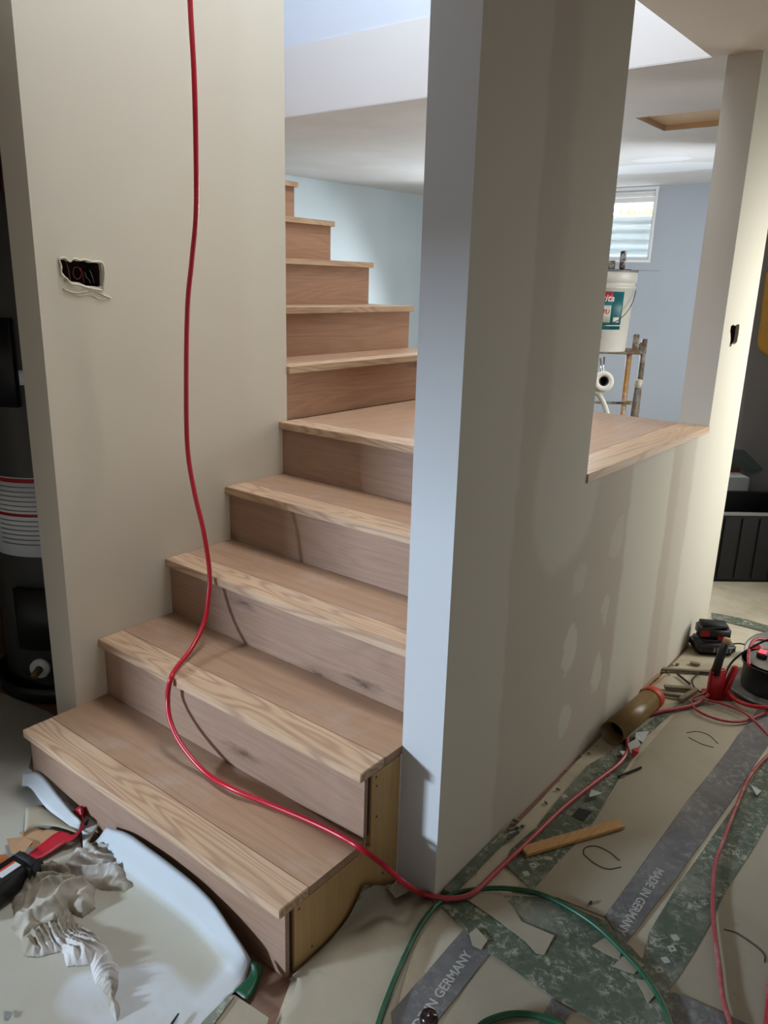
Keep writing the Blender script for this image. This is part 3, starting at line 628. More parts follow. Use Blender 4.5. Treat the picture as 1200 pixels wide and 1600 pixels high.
b = bmesh.new(); tube(b, fl((268, 1600), (279, 1584), z=.016), [.003, .002], 8); tag(put('nail', b, M['black'], None, True), 'small dark nail on the white paper at the bottom edge', 'nail')

# rags
def rag(name, outline, hmax, mat, label, seed, ang, base=.006, freq=16):
    P = [p.xy for p in fl(*outline, z=.022)]
    def dist(q):
        d = 1e9; ins = False
        for i in range(len(P)):
            a, b = P[i], P[(i+1) % len(P)]; ab = b-a; t_ = max(0, min(1, (q-a).dot(ab)/ab.length_squared)); d = min(d, (a+ab*t_-q).length)
            if (a.y > q.y) != (b.y > q.y) and q.x < (b.x-a.x)*(q.y-a.y)/(b.y-a.y)+a.x: ins = not ins
        return d if ins else -d
    N = lambda x, y, k: noise.noise(Vector((x, y, seed+k)))
    xs = [p.x for p in P]; ys = [p.y for p in P]; s = .0022; nx = int((max(xs)-min(xs))/s)+3; ny = int((max(ys)-min(ys))/s)+3
    bm = bmesh.new(); V = {}; ca, sa = math.cos(ang), math.sin(ang)
    for i in range(nx):
        for j in range(ny):
            q = Vector((min(xs)-s+i*s, min(ys)-s+j*s)); d = dist(q)+.005*N(q.x*22, q.y*22, 0)
            if d < -.001: continue
            e = min(1, max(0, d)/.018); e = e*(2-e); E = min(1, max(0, d)/.06)
            tw = 1.3*N(q.x*5, q.y*5, 21)
            u = q.x*math.cos(ang+tw)+q.y*math.sin(ang+tw); v_ = -q.x*math.sin(ang+tw)+q.y*math.cos(ang+tw)
            ph = v_*freq*1.7+1.7*N(q.x*7, q.y*7, 4)+.5*N(q.x*19, q.y*19, 6)
            r1_ = 1-abs(math.sin(math.pi*ph)); r1_ = r1_**.8*(.55+.6*N(u*9, v_*20, 9))
            r2_ = 1-abs(math.sin(math.pi*(q.x*ca*31-q.y*sa*26+2.3*N(q.x*11, q.y*11, 12)))); r2_ = r2_**1.5
            r3_ = 1-2.4*abs(N(q.x*34, q.y*34, 15))
            h = hmax*e*(.20+.34*E+.60*max(0, r1_)+.10*r2_+.05*r3_+.34*N(q.x*8, q.y*8, 18))
            V[i, j] = bm.verts.new((q.x+.003*N(q.x*60, q.y*60, 3), q.y+.003*N(q.x*60, q.y*60, 33), base+max(.0005, h)))
    for (i, j) in list(V):
        k = [(i, j), (i+1, j), (i+1, j+1), (i, j+1)]
        if all(x in V for x in k): bm.faces.new([V[x] for x in k])
    for v in [v for v in bm.verts if not v.link_faces]: bm.verts.remove(v)
    r = bmesh.ops.extrude_edge_only(bm, edges=[e for e in bm.edges if e.is_boundary])
    for v in r['geom']:
        if isinstance(v, bmesh.types.BMVert): v.co.z = base-.002
    return put(name, bm, mat, None, True)
r1 = rag('rag', [(90, 1358), (112, 1330), (135, 1316), (165, 1315), (190, 1328), (205, 1350), (215, 1368), (222, 1386), (195, 1390), (168, 1386), (150, 1380), (130, 1380), (112, 1366)], .042, M['rag2'], '', 3, .5, .006, 10)
tag(r1, 'crumpled off-white rag nearest the bottom step, upper of the heap', 'rag')
r2 = rag('rag', [(16, 1395), (24, 1368), (45, 1352), (72, 1352), (82, 1345), (108, 1352), (120, 1370), (148, 1378), (148, 1410), (128, 1425), (105, 1412), (90, 1440), (60, 1445), (32, 1462), (18, 1440)], .055, M['rag'], '', 8, 1.2, .006)
tag(r2, 'crumpled grey-brown rag bunched beside the power tool, left of the heap', 'rag')
r3 = rag('rag', [(30, 1458), (60, 1440), (85, 1405), (105, 1410), (118, 1432), (150, 1450), (172, 1480), (186, 1512), (184, 1535), (180, 1550), (186, 1566), (184, 1590), (172, 1575), (166, 1545), (148, 1530), (140, 1500), (105, 1500), (95, 1478), (60, 1486), (36, 1482)], .042, M['rag2'], '', 15, 2.4, .006, 10)
tag(r3, 'long dirty white rag trailing down from the heap', 'rag')

# power tool at the left edge
pw = empty('power_tool', pt(0, 1390, 'z', .01), 'black power tool with orange nose and pale label at the left frame edge', 'power tool')
a, b_ = pt(-60, 1420, 'z', .05), pt(40, 1352, 'z', .05); Mx = frame((a+b_)/2, b_-a)
L = (b_-a).length/2
bm = bmesh.new(); box(bm, -L, L, -.034, .034, -.035, .028, Mx, bev=.010); put('body', bm, M['black'], pw, True)
bm = bmesh.new(); box(bm, L-.02, L+.012, -.05, .03, -.03, .03, Mx, bev=.008); box(bm, L-.005, L+.03, -.03, -.01, -.01, .01, Mx, bev=.004); put('clamp', bm, M['black_rub'], pw, True)
bm = bmesh.new(); box(bm, L-.075, L-.025, -.022, .004, .0282, .029, Mx); put('rating_label', bm, M['paperclean'], pw)
bm = bmesh.new(); box(bm, L-.075, L-.025, -.002, .004, .0292, .0296, Mx); put('label_stripe', bm, M['orange'], pw)
bm = bmesh.new(); tube(bm, [Mx @ Vector((L-.11, .05, 0)), Mx @ Vector((L-.06, .055, .005)), Mx @ Vector((L-.015, .05, .0))], [.035, .034, .018], 16); put('nose_cap', bm, plain('amber_plastic', sr(196, 112, 44), .35, .2), pw, True)

# ------------------------------------------------------------------ hoses and cords
Yc = .496
path = [(.24, Yc, 3.1), pt(296, -80, 'y', Yc), pt(297, 0, 'y', Yc), pt(303, 110, 'y', Yc), pt(306, 220, 'y', Yc), pt(306.5, 330, 'y', Yc), pt(300, 405, 'y', Yc), pt(293, 480, 'y', Yc), pt(291, 600, 'y', Yc), pt(293, 700, 'y', Yc), pt(304, 770, 'y', Yc), pt(318, 830, 'y', Yc), pt(327, 890, 'y', Yc), pt(326, 930, 'y', .478), pt(319, 972, 'y', .44), pt(300, 1012, 'y', .37), pt(277, 1042, 'y', .29), pt(267, 1060, 'y', .246), pt(262, 1090, 'y', .236), pt(266, 1126, 'y', .215), pt(284, 1164, 'y', .20), pt(320, 1206, 'y', .195), pt(362, 1232, 'z', .206), pt(420, 1256, 'z', .199), pt(480, 1281, 'z', .198), pt(530, 1305, 'z', .1985), pt(566, 1327, 'z', .196), pt(600, 1352, 'x', 1.075), pt(632, 1380, 'x', 1.125), pt(660, 1396, 'z', .02), pt(700, 1404, 'z', .012), pt(738, 1396, 'z', .012), pt(775, 1362, 'z', .009), pt(830, 1310, 'z', .009), pt(880, 1262, 'z', .009), pt(930, 1222, 'z', .009), pt(966, 1194, 'z', .009), pt(980, 1172, 'z', .009), pt(980, 1148, 'z', .009), pt(996, 1124, 'z', .009), pt(1030, 1112, 'z', .009), pt(1075, 1104, 'z', .009), pt(1100, 1092, 'z', .015), pt(1120, 1068, 'z', .04), pt(1122, 1050, 'z', .07)]
bm = tube(bmesh.new(), smooth_path(path, 7), .0068, 12)
t = NT('red_hose_clean_to_dusty'); sp = t.n('ShaderNodeSeparateXYZ'); t.l(t.co, sp.inputs[0]); nn = t.noise(26, detail=4)
dz = t.n('ShaderNodeMapRange'); t.l(sp.outputs[1], dz.inputs[0]); dz.inputs[1].default_value = .55; dz.inputs[2].default_value = 1.2
dlow = t.n('ShaderNodeMapRange'); t.l(sp.outputs[0], dlow.inputs[0]); dlow.inputs[1].default_value = 1.12; dlow.inputs[2].default_value = 1.2
dm = t.math('MULTIPLY', dlow.outputs[0], t.math('MULTIPLY_ADD', nn, .35, .18)); M['hose_main'] = t.col(t.mix(dm, sr(176, 12, 36), sr(160, 110, 108)), .33)
tag(put('air_hose', bm, M['hose_main'], None, True), 'long red hose hanging down over the stairs and running along the wall', 'hose')
def hosep(pts, r, mat, label, name='air_hose', cat='hose'):
    return tag(put(name, tube(bmesh.new(), smooth_path(pts, 7), r, 10), M[mat], None, True), label, cat)
Z = .0095
hosep([pt(572, 1690, 'z', Z)]+fl((590, 1605), (607, 1555), (630, 1500), (654, 1452), (676, 1421), z=Z)+[pt(690, 1408, 'z', .007), pt(708, 1398, 'z', .006), pt(735, 1391, 'z', .006)]+fl((790, 1388), (850, 1399), (920, 1438), (975, 1488), (1020, 1542), (1048, 1600), (1060, 1660), z=Z), .0062, 'hose_green', 'dark green hose curving from the column foot round to the bottom edge', 'garden_hose')
hosep(fl((738, 1640), (748, 1606), (775, 1590), (810, 1584), (850, 1590), (885, 1606), (910, 1640), z=Z), .0068, 'hose_green', 'short arc of green hose peeking in at the very bottom', 'garden_hose')
hosep(fl((1240, 1140), (1200, 1180), (1170, 1216), (1150, 1262), (1132, 1310), (1118, 1350), (1114, 1400), (1116, 1450), (1124, 1510), (1130, 1560), (1144, 1610), (1160, 1680), z=Z), .0052, 'hose_pink', 'dusty pink hose winding down the right edge of the floor', 'extension_cord', 'cord')
hosep(fl((1215, 1480), (1204, 1530), (1200, 1580), (1196, 1620), z=Z), .006, 'hose_dusty', 'red cord grazing the lower right frame edge', 'extension_cord', 'cord')
hosep([pt(1120, 1072, 'z', .02)]+fl((1098, 1084), (1082, 1092), (1083, 1104), (1100, 1116), (1130, 1126), (1160, 1127), (1190, 1116), (1240, 1092), z=.012), .0045, 'hose_dusty', 'red cord looping on the floor in front of the reel', 'extension_cord', 'cord')
hosep(fl((1098, 1092), (1130, 1100), (1160, 1112), (1182, 1130), (1208, 1156), (1240, 1180), z=.020), .0045, 'hose_dusty', 'red cord crossing the loop and leaving the frame at right', 'extension_cord', 'cord')

# ------------------------------------------------------------------ cord reel
rc = pt(1190, 1096, 'z', .0)
reel = empty('cord_reel', rc, 'black drum cord reel with grey flanges and a red stand on the floor', 'cord reel')
T = Matrix.Translation(rc)
def LM(dx, dy, dz, ax=None, ang=0): return T @ Matrix.Translation((dx, dy, dz)) @ (Matrix.Rotation(ang, 4, ax) if ax else Matrix.Identity(4))
put('lower_flange', lathe(bmesh.new(), [(0, .018), (.15, .018), (.158, .022), (.162, .022), (.162, .014), (.15, .012), (0, .012)], LM(.01, .10, 0)), M['greyplate'], reel, True)
put('drum', lathe(bmesh.new(), [(0, .02), (.095, .02), (.098, .03), (.098, .115), (.107, .118), (.107, .128), (0, .128)], LM(0, .085, 0)), M['black'], reel, True)
dc = put('drum_cap', lathe(bmesh.new(), [(0, .135), (.085, .135), (.09, .128), (.108, .128)], LM(0, .085, 0)), M['greyplate'], reel, True)
bm = bmesh.new(); box(bm, -.055, -.02, -.03, .01, .135, .16, LM(0, .085, 0), bev=.004); box(bm, .0, .04, -.03, .02, .135, .165, LM(0, .085, 0), bev=.006); box(bm, .008, .028, -.018, .0, .165, .20, LM(0, .085, 0), bev=.006)
put('plug_and_socket', bm, M['black'], reel, True)
t = NT('red_pilot_light'); t.b.inputs['Emission Color'].default_value = (1, .06, .08, 1); t.b.inputs['Emission Strength'].default_value = 2.5; pil = t.col(sr(230, 30, 40), .3)
bm = bmesh.new(); box(bm, -.05, -.025, -.031, .002, .1605, .164, LM(0, .085, 0), bev=.001); put('pilot_light', bm, pil, reel)
put('upper_flange', lathe(bmesh.new(), [(0, 0), (.11, 0), (.115, .004), (.115, -.004), (.0, -.004)], LM(-.02, .24, .10, 'X', .35)), M['greyplate'], reel, True)
bm = bmesh.new(); lathe(bm, [(0, .004), (.018, .004), (.018, .010), (0, .010)], LM(-.09, .22, .10, 'X', .35), 16); put('red_badge', bm, M['red'], reel)
# red stand with black grip, left of the drum
a, b_ = pt(1112, 1090, 'z', .01), None
base = pt(1108, 1092, 'z', 0); sx = _R.copy(); sx.z = 0; sx.normalize()
top = base+Vector((0, 0, .225))+sx*.035
Mx = frame(base+Vector((0, 0, .0)), sx)
bm = bmesh.new(); box(bm, -.012, .045, -.012, .012, .0, .12, Mx, bev=.005); box(bm, .03, .055, -.010, .010, .01, .15, Mx @ Matrix.Rotation(.25, 4, 'Y'), bev=.005); box(bm, -.01, .09, -.012, .06, .0, .012, Mx, bev=.004)
put('stand', bm, M['red'], reel, True)
bm = bmesh.new(); tube(bm, [base+Vector((0, 0, .10))+sx*.006, base+Vector((0, 0, .16))+sx*.014, base+Vector((0, 0, .225))+sx*.028], [.017, .015, .014], 14); put('grip', bm, M['black'], reel, True)
bm = bmesh.new(); tube(bm, [base+Vector((0, 0, .222))+sx*.028, base+Vector((0, 0, .243))+sx*.031], [.014, .013], 14); put('grip_end', bm, M['kraft'], reel, True)
bm = bmesh.new(); pth = [base+Vector((0, 0, .06))+sx*.05, rc+Vector((-.08, .0, .06)), rc+Vector((0, -.035, .045)), rc+Vector((.12, .0, .045))]
tube(bm, smooth_path([pt(1129, 1045, 'z', .11), pt(1132, 1070, 'z', .05), pt(1145, 1090, 'z', .03), pt(1170, 1102, 'z', .028), pt(1210, 1106, 'z', .028)], 7), .0075, 12); put('wound_cord', bm, M['hose_red'], reel, True)
bm = bmesh.new(); tube(bm, smooth_path([rc+Vector((.018, .08, .20)), rc+Vector((-.02, .075, .215)), rc+Vector((-.07, .04, .18)), rc+Vector((-.12, .0, .12)), base+Vector((.03, .01, .07))], 7), .004, 8)
tube(bm, smooth_path([pt(1115, 1052, 'z', .05), pt(1095, 1052, 'z', .01), pt(1082, 1062, 'z', .006), pt(1086, 1075, 'z', .006), pt(1104, 1086, 'z', .006)], 7), .003, 8); put('black_cable', bm, M['black_rub'], reel, True)
bm = bmesh.new(); tube(bm, smooth_path([pt(1170, 1040, 'z', .17), pt(1170, 1018, 'z', .17), pt(1178, 1001, 'z', .17), pt(1196, 1000, 'z', .16), pt(1230, 1012, 'z', .12)], 7), .006, 10); put('upper_cord', bm, M['hose_dusty'], reel, True)
bm = bmesh.new(); tube(bm, [pt(1170, 1016, 'z', .08), pt(1195, 1020, 'z', .06)], [.010, .012], 10); put('red_plug', bm, M['hose_dusty'], reel, True)

# batteries and charger
bp = pt(1100, 1022, 'z', 0); Mx = frame(Vector((1.245, 2.29, 0)), (.80, .60, 0))
ch = empty('battery_charger', Mx.translation, 'black battery charger on the floor by the wall end', 'battery charger')
bm = bmesh.new(); box(bm, -.085, .075, -.058, .058, .0, .052, Mx, bev=.014); put('body', bm, M['black'], ch, True)
bm = bmesh.new(); box(bm, -.062, .055, -.045, .045, .052, .062, Mx, bev=.004); put('top_plate', bm, M['black_rub'], ch, True)
bm = bmesh.new()
for k in range(6): box(bm, -.02+k*.013, -.013+k*.013, -.0595, -.057, .016, .036, Mx)
put('vent_slot', bm, M['greyplate'], ch)
bm = bmesh.new(); tube(bm, smooth_path([Mx @ Vector((.07, .0, .03)), Mx @ Vector((.12, -.01, .035)), Mx @ Vector((.17, -.05, .01)), Mx @ Vector((.18, -.12, .006))], 6), .003, 8); put('power_cable', bm, M['black_rub'], ch, True)
Mb = frame(Vector((1.238, 2.29, .0625)), (.86, .50, 0))
bt = empty('battery_pack', Mb.translation, 'black and red cordless tool battery resting on top of the charger', 'battery')
bm = bmesh.new(); box(bm, -.065, .060, -.042, .042, .0, .052, Mb, bev=.010); put('body', bm, M['black'], bt, True)
bm = bmesh.new(); box(bm, -.055, .05, -.036, .036, .0522, .058, Mb, bev=.003); put('terminal_rail', bm, M['black_rub'], bt, True)
bm = bmesh.new(); box(bm, -.060, -.025, -.0440, -.041, .012, .036, Mb, bev=.001); put('red_badge', bm, M['red'], bt); bm = bmesh.new(); box(bm, .008, .045, -.0440, -.041, .0, .018, Mb, bev=.001); put('red_badge', bm, M['red'], bt)
Mk = frame(Vector((1.405, 2.36, 0)), (.9, .4, 0))
bk = empty('battery_pack', Mk.translation, 'second black battery lying on the floor right of the charger', 'battery')
bm = bmesh.new(); box(bm, -.05, .05, -.035, .035, 0, .05, Mk, bev=.01); put('body', bm, M['black'], bk, True)
bm = bmesh.new(); box(bm, -.03, .01, -.03, .03, .0502, .056, Mk, bev=.002); put('release_button', bm, M['red'], bk, True)

# brown tube with orange cap
a, b_ = Vector((1.206, 1.335, .042)), Vector((1.222, 1.655, .042)); ax = (b_-a).normalized(); L = (b_-a).length
Mx = frame(a, ax.orthogonal(), ax); Mx = Matrix.Translation(a) @ ax.to_track_quat('Z', 'Y').to_matrix().to_4x4()
tu = empty('cartridge_tube', a, 'open brown cartridge tube with an orange cap lying along the wall', 'tube')
put('barrel', lathe(bmesh.new(), [(.0385, L-.02), (.0385, .0), (.0395, .0), (.0395, L), (0, L)], Mx), M['brass'], tu, True)
put('end_cap', lathe(bmesh.new(), [(.0408, L-.028), (.0425, L-.026), (.0425, L+.004), (.034, L+.010), (0, L+.010)], Mx), M['orange'], tu, True)
put('plunger', lathe(bmesh.new(), [(0, .07), (.037, .07), (.037, .09), (0, .09)], Mx), M['black_rub'], tu, True)
put('nozzle', lathe(bmesh.new(), [(.011, L+.010), (.009, L+.02), (.004, L+.045), (0, L+.045)], Mx, 16), M['white'], tu, True)

# wooden shim and debris
def plank(name, uv0, uv1, wdt, th, mat, label, z=.003, cat='wood scrap', group=None, tilt=0):
    a, b_ = pt(*uv0, 'z', z), pt(*uv1, 'z', z); Mx = frame((a+b_)/2, b_-a) @ Matrix.Rotation(tilt, 4, 'Y'); L = (b_-a).length/2
    bm = bmesh.new(); box(bm, -L, L, -wdt/2, wdt/2, 0, th, Mx, bev=min(.001, th*.2)); return tag(put(name, bm, M[mat]), label, cat, group)
plank('wooden_shim', (818, 1333), (970, 1289), .034, .009, 'pine', 'thin pale pine stick lying across the green tape', .002)
plank('wood_strip', (1031, 1047), (1112, 1052), .016, .01, 'mdf', 'dusty strip lying straight out from the wall towards the reel')
plank('wood_strip', (997, 1080), (1068, 1091), .014, .012, 'mdf', 'dark-edged strip just behind the orange cap of the tube')
plank('wood_strip', (1062, 1097), (1088, 1080), .018, .014, 'mdf', 'short stubby strip end tilted beside the red cord', .004)
plank('wood_strip', (1038, 1075), (1082, 1078), .02, .01, 'mdf', 'short wide strip between the wall debris and the reel', .004)
plank('wood_strip', (1058, 1054), (1078, 1070), .008, .006, 'cavity', 'thin dark stick lying slanted behind the strips')
for i, (a, b_, lab) in enumerate([((990, 1085), (1028, 1052), 'long brown splinter closest to the wall base'), ((1000, 1082), (1030, 1054), 'brown splinter second from the wall base'), ((1008, 1080), (1040, 1056), 'brown splinter farthest from the wall base')]):
    plank('wood_splinter', a, b_, .006, .005, 'kraft', lab, .004+.002*i, group='splinters behind the brown tube')
plank('debris_chip', (1078, 1036), (1094, 1039), .02, .006, 'mdf', 'small dusty chip in front of the charger')
plank('drill_bit', (965, 1215), (1002, 1200), .006, .006, 'black', 'thin black drill bit on the wall-side green tape', cat='drill bit')
for uv, lab in (((893, 1402), 'tiny dark stud on the card beside the green hose'), ((922, 1412), 'small round crumb on the middle cardboard sheet')): pass
bm = bmesh.new(); tube(bm, fl((921, 1412), (924, 1409), z=.004), .0035, 8); tag(put('crumb', bm, M['cavity'], None, True), 'small dark crumb on the middle cardboard sheet', 'crumb')
bm = bmesh.new(); box(bm, -.006, .006, -.07, .07, 0, .004, frame(pt(1195, 1180, 'z', 0), (1, 0, 0)))
bm.free()
# debris line at the wall base (cracked plaster edge)
bm = bmesh.new(); rng = random.Random(5); P_ = []
for i in range(34):
    y = YC+.05+rng.random()*1.6; x = W1+.008+rng.random()**2*.03; z_ = rng.uniform(.002, .007)
    b = bmesh.new(); bmesh.ops.create_icosphere(b, subdivisions=1, radius=z_); b.transform(Matrix.Translation((x, y, z_*.5)) @ Matrix.Rotation(rng.random()*6, 4, 'Z') @ Matrix.Diagonal((1, 1.8, .7, 1)))
    me = bpy.data.meshes.new('t'); b.to_mesh(me); b.free(); bm.from_mesh(me); bpy.data.meshes.remove(me)
tag(put('plaster_crumbs', bm, M['mdf'], None, True), 'broken plaster crumbs scattered along the base of the half wall', 'debris', kind='stuff')
bm = bmesh.new(); box(bm, W1+.004, W1+.03, YC+.03, YC+.32, -.001, .012, bev=.003); tag(put('green_board_edge', bm, M['tape_g']), 'torn dull green edge strip at the base of the column', 'tape')
bm = bmesh.new(); tube(bm, smooth_path([(W1+.03, YC+.30, .006), (W1+.045, YC+.335, .018), (W1+.03, YC+.35, .010), (W1+.02, YC+.32, .016)], 5), .005, 8); tag(put('tape_knot', bm, M['tape_g'], None, True), 'twisted dark green knot of tape at the wall base', 'tape')
# strap/handle knob at the bottom edge
kb = pt(668, 1632, 'z', .0)
kn = empty('knob', kb, 'glossy dark brown knob standing on the lettered tape at the bottom edge', 'knob')
M['knob'] = plain('glossy_black', sr(44, 30, 28), .15, .3)
put('knob_body', lathe(bmesh.new(), [(0, .002), (.012, .002), (.013, .02), (.011, .045), (.017, .055), (.019, .066), (.015, .076), (0, .079)], Matrix.Translation(kb), 24), M['knob'], kn, True)

# ------------------------------------------------------------------ water heater in the closet
hc = Vector((-.545, .455, 0)); Hm = Matrix.Translation(hc); RH = .208
wh = empty('water_heater', hc, 'dark grey water heater with printed labels behind the left wall', 'water heater')
put('tank', lathe(bmesh.new(), [(0, .06), (RH-.02, .06), (RH, .075), (RH, 1.62), (RH-.03, 1.66), (0, 1.67)], Hm, 64), M['heater'], wh, True)
put('drip_pan', lathe(bmesh.new(), [(0, .0), (.235, .0), (.245, .06), (.239, .06), (.23, .006), (0, .006)], Hm, 64), M['black'], wh, True)
put('tank_foot', lathe(bmesh.new(), [(0, .007), (RH-.03, .007), (RH-.03, .06), (0, .06)], Hm, 48), M['black'], wh, True)
def wrapm(cx, z0, r):
    return lambda c: Vector((hc.x+(r+c.z)*math.cos(cx+c.x/r), hc.y+(r+c.z)*math.sin(cx+c.x/r), z0+c.y))
def curved(name, a0, a1, z0, z1, r, mat, parent, th=.001, seg=16):
    bm = bmesh.new(); ring_ = []
    for i in range(seg+1):
        a = a0+(a1-a0)*i/seg; ring_.append([bm.verts.new((hc.x+q*math.cos(a), hc.y+q*math.sin(a), z)) for q, z in ((r, z0), (r+th, z0), (r+th, z1), (r, z1))])
    for a, b in zip(ring_, ring_[1:]):
        for k in range(4): bm.faces.new((a[k], a[(k+1) % 4], b[(k+1) % 4], b[k]))
    bm.faces.new(ring_[0]); bm.faces.new(ring_[-1][::-1]); return put(name, bm, mat, parent, True)
fa = math.atan2(CAM.y-hc.y, CAM.x-hc.x)          # the side that faces the doorway
lab = curved('warning_label', fa-1.25, fa+.1, .53, .80, RH+.0005, M['white'], wh)
curved('label_band', fa-1.24, fa+.09, .783, .796, RH+.0017, M['red'], lab, .0006)
curved('label_band', fa-1.24, fa+.09, .668, .678, RH+.0017, M['red'], lab, .0006)
for zz, n_ in ((.77, 6), (.655, 6)):
    for k in range(n_): curved('print_line', fa-.95, fa+(-.2+.2*((k*7) % 3)/2), zz-.016*k-.004, zz-.016*k, RH+.0017, M['greyplate'], lab, .0005, 10)
tri = curved('warning_mark', fa-1.18, fa-1.0, .70, .765, RH+.0017, M['black'], lab, .0006, 4)
curved('access_panel', fa-.9, fa-.35, 1.03, 1.30, RH, M['black'], wh, .022)
curved('access_panel', fa-.75, fa-.12, .20, .42, RH, M['black'], wh, .02)
curved('small_sticker', fa-.3, fa-.02, 1.10, 1.145, RH+.023, M['white'], wh, .0006)
bm = bmesh.new(); d = Vector((math.cos(fa-.45), math.sin(fa-.45), 0)); tube(bm, [hc+d*RH+Vector((0, 0, .13)), hc+d*(RH+.02)+Vector((0, 0, .13))], .034, 20); put('drain_collar', bm, M['white'], wh, True)
bm = bmesh.new(); tube(bm, [hc+d*(RH+.02)+Vector((0, 0, .13)), hc+d*(RH+.06)+Vector((0, 0, .125))], [.014, .012], 14); put('drain_valve', bm, M['brass'], wh, True)
bm = bmesh.new(); tube(bm, smooth_path([hc+Vector((.02, -.1, 1.66)), hc+Vector((.03, -.1, 1.8)), hc+Vector((.03, -.12, 2.19))], 5), .012, 12); put('red_pipe', bm, M['red'], wh, True)
bm = bmesh.new(); tube(bm, smooth_path([pt(-4, 345, 'y', .33), pt(2, 385, 'y', .32), pt(9, 405, 'y', .32), pt(13, 425, 'y', .33), pt(8, 410, 'y', .34), pt(-8, 400, 'y', .34)], 6), .009, 10); put('red_strap', bm, M['red'], wh, True)

# ------------------------------------------------------------------ far room: scaffold, bucket, tools
bc = Vector((.385, 2.80, 0)); zb = 1.142
sc = empty('scaffold', (bc.x, bc.y, 0), 'small paint-splattered yellow and grey scaffold behind the landing', 'scaffold')
pA, pB = pt(983, 556, 'z', 1.10), pt(1004, 560, 'y', 3.12)
A = Vector((pA.x, pA.y)); Bp = Vector((pB.x, pB.y)); lv = Vector((-_R.x, -_R.y)).normalized()*.62
def post(x, y, z1, mat, nm='post'):
    bm = bmesh.new(); tube(bm, [(x, y, 0), (x, y, z1)], .014, 12); return put(nm, bm, M[mat], sc, True)
A2 = A+lv; B2 = Bp+lv
post(A.x, A.y, 1.135, 'scaf_p'); post(Bp.x, Bp.y, 1.19, 'scaf_g'); post(A2.x, A2.y, 1.135, 'scaf_p'); post(B2.x, B2.y, 1.19, 'scaf_g')
def rail(p, q, z, mat, r=.010, nm='rail', z2=None):
    bm = bmesh.new(); tube(bm, [(p.x, p.y, z), (q.x, q.y, z if z2 is None else z2)], r, 10); return put(nm, bm, M[mat], sc, True)
rail(A, A2, 1.118, 'scaf_y', .012); rail(A, A2, .72, 'scaf_y', .012); rail(A, A2, .35, 'scaf_y', .012)
rail(Bp, B2, .86, 'scaf_g', .007); rail(Bp, A, .86, 'scaf_y', .011); rail(Bp, B2, 1.12, 'scaf_g'); rail(A, Bp, 1.118, 'scaf_g', .012, 'rail', 1.17); rail(B2, A2, 1.118, 'scaf_g', .012); rail(B2, A2, .6, 'scaf_y', .011)
# deck
dd = (Bp-A); bm = bmesh.new()
q = [A+dd*.02, Bp-dd*.1, B2-dd*.1, A2+dd*.02]; sheet(bm, [Vector((p.x, p.y, 1.141)) for p in q], .012); put('deck', bm, M['scaf_g'], sc)
bu = empty('bucket', (bc.x, bc.y, zb), 'white plastic pail with red and teal label standing on the scaffold', 'bucket')
Bm = Matrix.Translation((bc.x, bc.y, zb))
put('pail', lathe(bmesh.new(), [(0, 0), (.128, 0), (.131, .006), (.142, .29), (.148, .292), (.148, .302), (.143, .304), (.144, .318), (.151, .32), (.151, .362), (.146, .368), (.142, .366), (.138, .30), (.126, .02), (0, .015)], Bm, 56), plain('bucket_white', sr(226, 226, 220), .4, .18, 12), bu, True)
put('lid', lathe(bmesh.new(), [(0, .366), (.15, .366), (.153, .370), (.15, .374), (0, .374)], Bm, 48), M['greyplate'], bu, True)
fb = math.atan2(CAM.y-bc.y, CAM.x-bc.x)
def rb(z): return .131+.011*(z-.006)/.284
def cur(name, a0, a1, z0, z1, mat, parent, off=.0006, seg=18):
    bm = bmesh.new(); rr = []
    for i in range(seg+1):
        a = a0+(a1-a0)*i/seg; rr.append([bm.verts.new((bc.x+(rb(z)+o)*math.cos(a), bc.y+(rb(z)+o)*math.sin(a), zb+z)) for o, z in ((off-.0008, z0), (off, z0), (off, z1), (off-.0008, z1))])
    for a, b in zip(rr, rr[1:]):
        for k in range(4): bm.faces.new((a[k], a[(k+1) % 4], b[(k+1) % 4], b[k]))
    bm.faces.new(rr[0]); bm.faces.new(rr[-1][::-1]); return put(name, bm, mat, parent, True)
teal = plain('teal_ink', sr(28, 128, 132), .4, .15, 40); redi = plain('crimson_ink', sr(196, 40, 62), .4, .15, 40)
lb = cur('label', fb-1.0, fb+.74, .105, .277, teal, bu, .0014)
cur('red_band', fb-.99, fb+.33, .232, .274, redi, lb, .0024)
cur('white_line', fb-.99, fb+.73, .122, .126, M['white'], lb, .0024)
cur('pictured_pail', fb-.12, fb+.31, .138, .215, M['tapewhite'], lb, .0024); cur('barcode', fb+.42, fb+.64, .138, .162, M['tapewhite'], lb, .0026)
cur('panel', fb+.36, fb+.72, .108, .274, plain('dark_teal', sr(24, 104, 112), .4, .1), lb, .0020)
bwrap = lambda a0, z0, off: (lambda c: Vector((bc.x+(rb(z0+c.y)+off+c.z)*math.cos(a0+c.x/.14), bc.y+(rb(z0+c.y)+off+c.z)*math.sin(a0+c.x/.14), zb+z0+c.y)))
text('lettering', 'makita', None, (1, 0, 0), (0, 1, 0), .042, M['white'], lb, .25, bwrap(fb-.02, .246, .0032))
text('red_lettering', 'ITU', None, (1, 0, 0), (0, 1, 0), .026, redi, lb, .2, bwrap(fb+.12, .185, .0034))
text('red_lettering', 'www.itu.ca', None, (1, 0, 0), (0, 1, 0), .022, redi, bu, 0, bwrap(fb-.25, .070, .0016))
bm = bmesh.new(); hp = []
for i in range(15):
    s = i/14; a = fb+1.35-s*2.7; hp.append((bc.x+(.152+.02*math.sin(math.pi*s))*math.cos(a), bc.y+(.152+.02*math.sin(math.pi*s))*math.sin(a), zb+.285-.16*math.sin(math.pi*s)))
